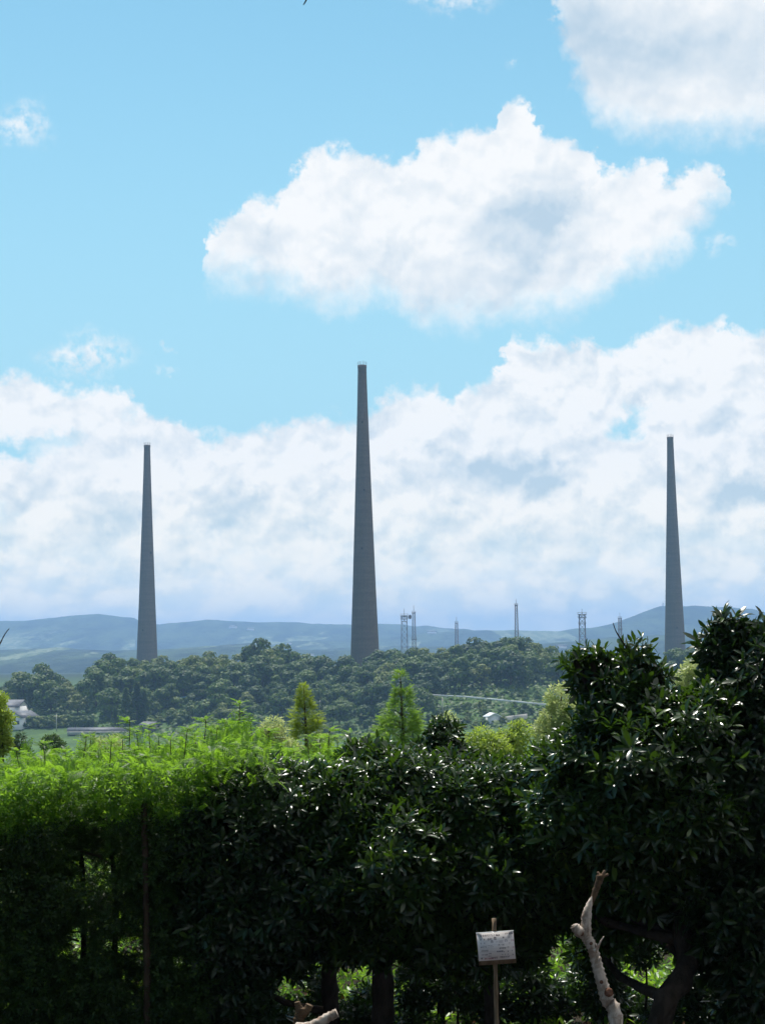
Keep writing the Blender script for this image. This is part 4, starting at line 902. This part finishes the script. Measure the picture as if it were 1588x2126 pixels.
layered_conifer('small dark cypress beyond the hedge near the left edge', 44, 1520, 1570, 40, [1, 5, 8, 9, 9], 83, 'dark_leaf', 500, .14)
layered_conifer('small cypress standing inside the pale green bush', 188, 1526, 1590, 17, [2, 7, 10, 11, 12], 84, 'soft_green', 500, .07)
# low dark shrubs under the hedge, with openings between them
for k, (px_, py_, rx, ry, dd) in enumerate(((455,2090,60,55,10.9), (560,2105,34,30,11.2), (665,2095,26,70,10.9), (735,2110,26,22,11.2), (960,2040,60,44,10.9), (1010,2100,46,40,11), (1090,2050,44,60,11), (1240,2040,46,60,10.9), (1290,2100,60,32,11.2), (1400,2105,60,34,11.0), (1440,2040,34,40,11), (1500,2100,60,36,10.9), (1330,1960,34,36,11), (740,2130,60,34,10.6), (560,2140,90,32,10.6), (850,2140,60,24,10.7), (760,2075,20,22,11.3), (860,2050,30,40,10.9), (620,2110,30,24,11.2), (1160,2080,26,36,11.2))):
    near_ = 'right of the wooden post' if px_ < 500 else 'left of the left trunk' if px_ < 640 else 'between the two dark trunks' if px_ < 790 else 'right of the thick dark trunk' if px_ < 930 else 'by the notice board stake' if px_ < 1060 else 'between the notice board and the dead branch' if px_ < 1200 else 'behind the dead branch' if px_ < 1310 else 'by the leaning brown trunk' if px_ < 1460 else 'in the bottom right corner'
    leafy('low_shrub', ('upper ' if py_ < 2060 else 'lowest ' if py_ > 2110 else 'small ') + 'dark shrub at the hedge foot ' + near_, 'shrub', gpt(px_, dd), [lobe(px_, py_, dd, rx, ry), lobe(px_ + rx*.4, py_ + ry*.4, dd, rx*.7, ry*.7)], int(rx*ry*.07) + 40, 9, .07, 'dark_leaf', 300+k, .012, group='low shrubs under the hedge', ntw=12)
# sunlit ivy and weeds on the ground behind the hedge
def weeds():
    g = np.random.default_rng(91); n = 9000; d = g.uniform(10.75, 16.5, n); px_ = np.where(g.random(n) < .85, g.uniform(-60, 1650, n), g.uniform(1650, 2400, n)); x = (px_-794)/3500*d; hh = np.interp(d, [10.75, 12.0, 12.9, 16.5], [.16, .34, .55, 1.05])*(.5 + .8*fbm(x*2, d*2, 1.0, 3, 4))
    z = FG - .1 + hh*g.random(n)**.8 + terrain(x, d) - FG; pos = np.stack([x, d, z], 1); ax = np.array([0, -.35, .8]) + .6*g.normal(size=(n, 3))
    v, f = rosettes(g, pos, ax, 6, .075, LEAF_S, (35, 90))
    tag(obj('ground_cover', mesh_np('ground_cover', v, f), M['undergrowth']), kind='stuff')
weeds()

# ------------------------------------------------------------------ dead branch, stumps, post, notice board
def pale_bark():
    m_, t = new_mat('pale_bark'); co = t.node('ShaderNodeTexCoord', 3)
    a = t.noise(t.vm('MULTIPLY', co, (1, 1, .3)), 30, 6, .65); b = t.noise(co, 9, 4, .6)
    c = t.mix(t.ss(a, .35, .65), (.26, .20, .155, 1), (.58, .50, .43, 1)); c = t.mix(t.m('MULTIPLY', t.ss(b, .56, .66), .8), c, (.24, .15, .10, 1))
    finish(t, principled(t, c, .8, .25, t.node('ShaderNodeBump', 0, Strength=.5, Height=a, Distance=.006))); return m_
M['pale_bark'] = pale_bark(); M['red_wood'] = simple('red_wood', (.10, .045, .03), (.20, .10, .06), 40, .85, .2, .5)
M['brown_bark'] = simple('brown_bark', (.09, .06, .035), (.17, .115, .07), 30, .85, .2, .5)
def dead_branch():
    D = 8.7; base = gpt(1296, D - .12); root = empty('dead_branch', tuple(base)); tag(root, 'pale bare dead branch standing upright, forked near the top, in front of the dark shrubs', 'dead branch')
    pts = [base - [0, 0, .1]] + [P(a, b, D + (2126-b)*.0007) for a, b in ((1279,2126), (1262,2080), (1249,2040), (1238,2000), (1228,1965), (1216,1945), (1205,1928))]
    s_ = D/F; T = resample(pts, 26); rad = np.interp(np.linspace(0, 1, 26), [0, .2, .4, .55, .62, .7, .85, .95, 1], np.array([17, 16, 14, 13, 12.5, 12.5, 12.5, 13, 10])*s_)
    for k, b in ((8, 1.10), (9, 1.07)): rad[k] *= b
    mb = MB(); mb.tube(T - base, rad, 16, .018, seed=5); mb.build('stem', M['pale_bark'], root, True)
    kn = MB()
    a0 = P(1206, 1938, D+.12) - base; kn.tube(resample([a0, P(1194, 1926, D+.12) - base, P(1190, 1920, D+.12) - base], 5), np.array([11, 12, 11, 9, 5])*s_, 12, .06, seed=6); kn.build('stub', M['pale_bark'], root, True)
    fk = MB(); q = [P(a, b, D + .14) for a, b in ((1213,1948), (1216,1925), (1217,1900), (1222,1880), (1228,1861))]; fk.tube(resample(q, 10) - base, np.array([12, 13, 13, 12, 11.5, 10.5, 8.5, 6.5, 4, .8])*s_, 10, .10, seed=7); fk.build('fork', M['pale_bark'], root, True)
    up = MB(); q = [P(a, b, D + .18) for a, b in ((1222,1885), (1232,1860), (1240,1838), (1248,1815))]; up.tube(resample(q, 9) - base, np.array([4, 6, 6.5, 7, 7, 7.5, 8, 9, 8])*s_, 9, .18, seed=8)
    for a, b in ((1240,1810), (1255,1807), (1262,1815)): up.tube([P(1247, 1822, D+.18) - base, P(a, b, D+.18) - base], [.010, .006], 6, .2)
    up.build('fork', M['brown_bark'], root, True)
    tw = MB(); q = [P(a, b, D + .05) for a, b in ((1232,1975), (1240,1966), (1246,1955), (1253,1944))]; tw.tube(resample(q, 7) - base, np.array([6, 5, 3.5, 2.2, 1.6, 1.2, .8])*s_, 7, .1, seed=9)
    tw.tube([P(1236, 1966, D+.05) - base, P(1234, 1956, D+.05) - base], [.004, .002], 5); tw.tube([P(1243, 1996, D) - base, P(1245, 1986, D) - base], [.007, .004], 6); tw.build('twig', M['pale_bark'], root, True)
    for a, b, r_ in ((1205,1937,4.4), (1225,1960,3.0), (1246,2037,3.4), (1262,2057,8.5)):
        i = np.argmin([abs(proj(q)[0][1] - b) for q in T]); c = T[i]; off = (a - proj(c)[0][0])*s_; rr_ = rad[i]; dy = -math.sqrt(max(rr_*rr_ - off*off, 0))
        p0 = c + [off*.8, dy*.8, 0]; p1 = c + [off*1.06, dy*1.06 - .004, .004]; k_ = MB(); k_.tube(resample([p0, p1, p1 + (p1-p0)*.25], 4) - base, np.array([1.15, 1.1, .95, .55])*r_*s_, 10, .08, seed=int(b)); k_.build('knot', M['red_wood'], root, True)
dead_branch()
def stump(label, pts, rad, d, mat, seed, extra=()):
    base = gpt(pts[0][0], d); root = empty('cut_branch', tuple(base)); tag(root, label, 'cut branch'); s_ = d/F
    q = [base - [0, 0, .05]] + [P(a, b, d) for a, b in pts]; mb = MB(); mb.tube(resample(q, 12) - base, np.interp(np.linspace(0, 1, 12), np.linspace(0, 1, len(rad)), rad)*s_, 12, .07, seed=seed); mb.build('stem', M[mat], root, True)
    for ex, er in extra: e = MB(); e.tube(resample([P(a, b, d) for a, b in ex], 6) - base, np.interp(np.linspace(0, 1, 6), [0, 1], er)*s_, 10, .08, seed=seed+1); e.build('fork', M[mat], root, True)
    return root
stump('short upright branch stub with a forked head at the bottom edge, left of centre', [(620,2140), (622,2112), (625,2092)], [15, 13, 11, 12], 9.0, 'brown_bark', 11, (([(626,2108), (638,2096), (643,2086)], (9, 8)), ([(622,2100), (619,2088), (617,2080)], (9, 6))))
rt = stump('sawn branch lying at a slant at the bottom edge, right of the forked stub', [(600,2160), (650,2130), (680,2113), (700,2103)], [9, 10, 11, 10], 8.8, 'pale_bark', 12)
def post():
    b = gpt(306, 9.98); root = empty('wooden_post', tuple(b)); tag(root, 'thin brown wooden post standing against the dark side of the feathery hedge', 'post')
    top = P(299, 1668, 9.98); mb = MB(); mb.tube(resample([b - [0, 0, .1], (b+top)/2 + [.008, 0, 0], top], 14) - b, np.interp(np.linspace(0, 1, 14), [0, 1], [.024, .020]), 12, .03, seed=2); mb.build('pole', M['bark'], root, True)
post()
def notice():
    D = 8.9; s_ = D/F; b = gpt(1032, D); root = empty('notice_board', tuple(b)); tag(root, 'small white notice with Japanese writing on a thin wooden stake', 'sign')
    M['stake_wood'] = simple('stake_wood', (.13, .09, .055), (.22, .16, .10), 30, .8, .3, .3, stretch=(1, 1, .2)); M['paper'] = simple('paper', (.92, .87, .87), (.94, .90, .90), 5, .45, .5)
    M['ink'] = simple('ink', (.07, .055, .10), (.10, .08, .13), 3, .6); M['faint_ink'] = simple('faint_ink', (.28, .24, .30), None, 3, .6); M['red_ink'] = simple('red_ink', (.45, .18, .26), None, 3, .6)
    M['film'] = simple('film', (.75, .78, .76), None, 2, .15, .8)
    top = P(1025, 1907, D); st = MB(); q0 = b - [0, 0, .1]; dirv = top - q0; n_ = 2
    st.tube(resample([q0 - b, (q0+top)/2 - b + [.002, 0, 0], top - b], 10), np.interp(np.linspace(0, 1, 10), [0, 1], [.0115, .0125]), 8, .04, seed=3); st.build('stake', M['stake_wood'], root, True)
    # board frame: upper left (990,1939), upper right (1063,1934), lower left (996,1996), lower right (1068,1985)
    c = (P(990,1939,D) + P(1063,1934,D) + P(995,1994,D) + P(1068,1985,D))/4 + [0, -.02, 0]
    ux = unit(P(1063,1934,D) - P(990,1939,D)); uz = unit(P(990,1939,D) - P(995,1994,D)); uy = unit(np.cross(ux, uz))*-1
    wd = 75*s_; hg = 56*s_; Rm = np.stack([ux, uy, uz], 1); o_ = c - b
    def L(x, y, z): return o_ + ux*x + uy*y + uz*z
    bd = MB(); bd.box((0, 0, -.011), (wd + .002, .016, hg + .022)); bd.v = [v @ Rm.T + o_ + uy*(.012 if uy[1] > 0 else -.012) for v in bd.v]; bd.build('board', M['stake_wood'], root)
    fr = -1 if uy[1] > 0 else 1       # side that faces the path
    sh = MB(); sh.box((0, 0, 0), (wd, .0012, hg)); sh.v = [v @ Rm.T + o_ + uy*fr*(-.003) for v in sh.v]; sh.build('sheet', M['paper'], root)
    fe = MB(); fe.box((0, 0, 0), (wd + .004, .016, .0022)); fe.v = [v @ Rm.T + o_ + uz*(hg/2 + .002) for v in fe.v]; fe.build('plastic_edge', M['film'], root)
    basis = Matrix((tuple(ux), tuple(-uy*fr*-1), tuple(uz))).transposed()
    def write(txt, x, z, size, mat, squeeze=1.0):     # x, z in photo pixels from the sheet's middle
        cu = bpy.data.curves.new('lettering', 'FONT'); cu.body = txt; cu.size = size*s_; cu.extrude = 0; cu.resolution_u = 1; cu.offset = 0.00012
        ob = bpy.data.objects.new('lettering', cu); COL.objects.link(ob); dg = bpy.context.evaluated_depsgraph_get(); me = bpy.data.meshes.new_from_object(ob.evaluated_get(dg))
        bpy.data.objects.remove(ob); n = len(me.vertices)
        if n == 0: return None
        co = np.empty(n*3, np.float32); me.vertices.foreach_get('co', co); co = co.reshape(-1, 3)
        w3 = ux*(co[:, :1]*squeeze + x*s_) + uz*(co[:, 1:2] + z*s_) + uy*fr*(.0016 if True else 0) + o_ ; me.vertices.foreach_set('co', w3.astype(np.float32).ravel()); me.update(); me.materials.clear()
        return obj('lettering', me, M[mat], root)
    rows = [('有害鳥獣捕獲わな', -31, 20.5, 5.0, 'ink', .9), ('標識', 1, 20.0, 4.2, 'ink', 1), ('捕獲許可', 20, 22.5, 3.6, 'ink', 1), ('証', 33, 22.5, 3.2, 'faint_ink', 1),
            ('氏　名', -32, 13.5, 3.8, 'ink', 1), ('吉村', -17, 13.0, 5.6, 'ink', .9), ('豊', -4, 13.5, 7.0, 'ink', .9), ('第', 14, 15, 4.2, 'ink', 1), ('10', 24, 14, 6.0, 'faint_ink', 1),
            ('住　所', -32, 6.0, 3.6, 'faint_ink', 1), ('西', -10, 7.5, 6, 'ink', .8), ('一 川川', 0, 6.0, 6.5, 'faint_ink', .7), ('四', 18, 8.0, 6, 'faint_ink', 1), ('丁目', 30, 8.5, 3.6, 'red_ink', 1),
            ('許可番号', -32, -1.5, 3.4, 'ink', .9), ('二二、', -17, -1, 5, 'faint_ink', 1), ('大・村', 4, 0.5, 4.2, 'ink', 1), ('ナ', 26, 2, 6, 'faint_ink', .6),
            ('許可年月日', -31, -9, 3.2, 'ink', .9), ('許可有効', 6, -6.0, 3.6, 'ink', .95), ('17', 22, -5, 5, 'ink', .8), ('日', 33, -5, 3.2, 'red_ink', 1),
            ('有効期間', 0, -12, 3.4, 'ink', 1), ('令和', -17, -15, 3.2, 'faint_ink', 1), ('年', 14, -13, 2.8, 'faint_ink', 1), ('月', 22, -13, 3.0, 'ink', 1), ('日', 30, -12, 3.0, 'faint_ink', 1),
            ('捕獲目的', -31, -17, 3.2, 'faint_ink', 1), ('から', -17, -20, 3.0, 'faint_ink', 1), ('年　月　日', 10, -18.5, 2.8, 'faint_ink', 1),
            ('備', -33, -24, 3.6, 'ink', 1), ('鳥獣の保護管理', -26, -25, 3.2, 'red_ink', .85), ('及び許可', -12, -24.5, 3.6, 'ink', .9), ('狩猟適正化法律', 6, -23.5, 3.2, 'ink', .9), ('印', 31, -20, 3.2, 'ink', 1)]
    meshes = [write(*r_) for r_ in rows]
    ln = MB()
    for z in (18, 10.5, 3, -4, -10.5, -21): ln.box((0, 0, z*s_), (wd*.92, .0004, .0004))
    for x in (-19,): ln.box((x*s_, 0, -1*s_), (.0004, .0004, hg*.72))
    ln.v = [v @ Rm.T + o_ + uy*fr*.0012 for v in ln.v]; ln.build('ruled_lines', M['faint_ink'], root)
notice()
# leaf litter, twig tips
def litter():
    g = np.random.default_rng(77); n = 3600; y = g.uniform(5.5, 12.5, n); x = g.uniform(-3.2, 3.2, n)*y/9; pos = np.stack([x, y, FG + .02 + .04*g.random(n)], 1)
    v, f = scatter(LEAF_S[0]*[1.4, 1, 2.2], LEAF_S[1], frames(g.normal(size=(n, 3))*[1, 1, .25], np.array([0, 0, 1.0]) + .5*g.normal(size=(n, 3))), pos, g.uniform(.05, .10, n))
    M['dry_leaf'] = leafmat('dry_leaf', (.045, .022, .010), (.20, .09, .04), (.2, .09, .03), .12, .6, .3); tag(obj('leaf_litter', mesh_np('leaf_litter', v, f), M['dry_leaf']), kind='stuff')
litter()
def twig(label, pts, d, r0, seed):
    q = [P(a, b, d) for a, b in pts]; root = empty('bare_twig', tuple(q[0])); tag(root, label, 'twig'); mb = MB(); mb.tube(resample(q, 10) - q[0], np.linspace(r0, r0*.35, 10), 6, .05, seed=seed); mb.build('stem', M['dark_bark'], root, True)
# unseen trees added behind and over the viewpoint to cut skylight on the hedge
def shade_trees():
    c, t_ = leaf_clump_tree('shade_tree', 10.5, 5.4, 24, 240, M['dark_leaf'], 400, fs=.60, zlo=.68)
    for k, (x, y, s_) in enumerate(((-4.2, -.4, 1.0), (3.6, -.6, 1.0), (11.0, -.5, 1.0), (-11.5, -1, 1.0), (.5, -8, 1.1), (9, -9, 1.1), (-8, -9, 1.1))):
        place_tree((c, t_), (x, y, FG - .2), s_, k*1.3, 'unseen tree added behind the viewpoint to shade the hedge', 'unseen trees added to shade the hedge', 'broadleaf_tree')
shade_trees()
twig('thin dark twig tip poking in from the left edge below the mountain ridge', [(-60,1440), (-20,1370), (0,1338), (10,1318), (20,1305)], 9, .006, 1)
twig('short dark twig tip hanging into the top edge of the picture', [(660,-60), (645,-25), (636,0), (630,10)], 7, .006, 2)
twig('bare curved twig among the leaf tips of the large evergreen', [(1300,1345), (1285,1322), (1277,1308), (1272,1293)], 9.9, .006, 3)
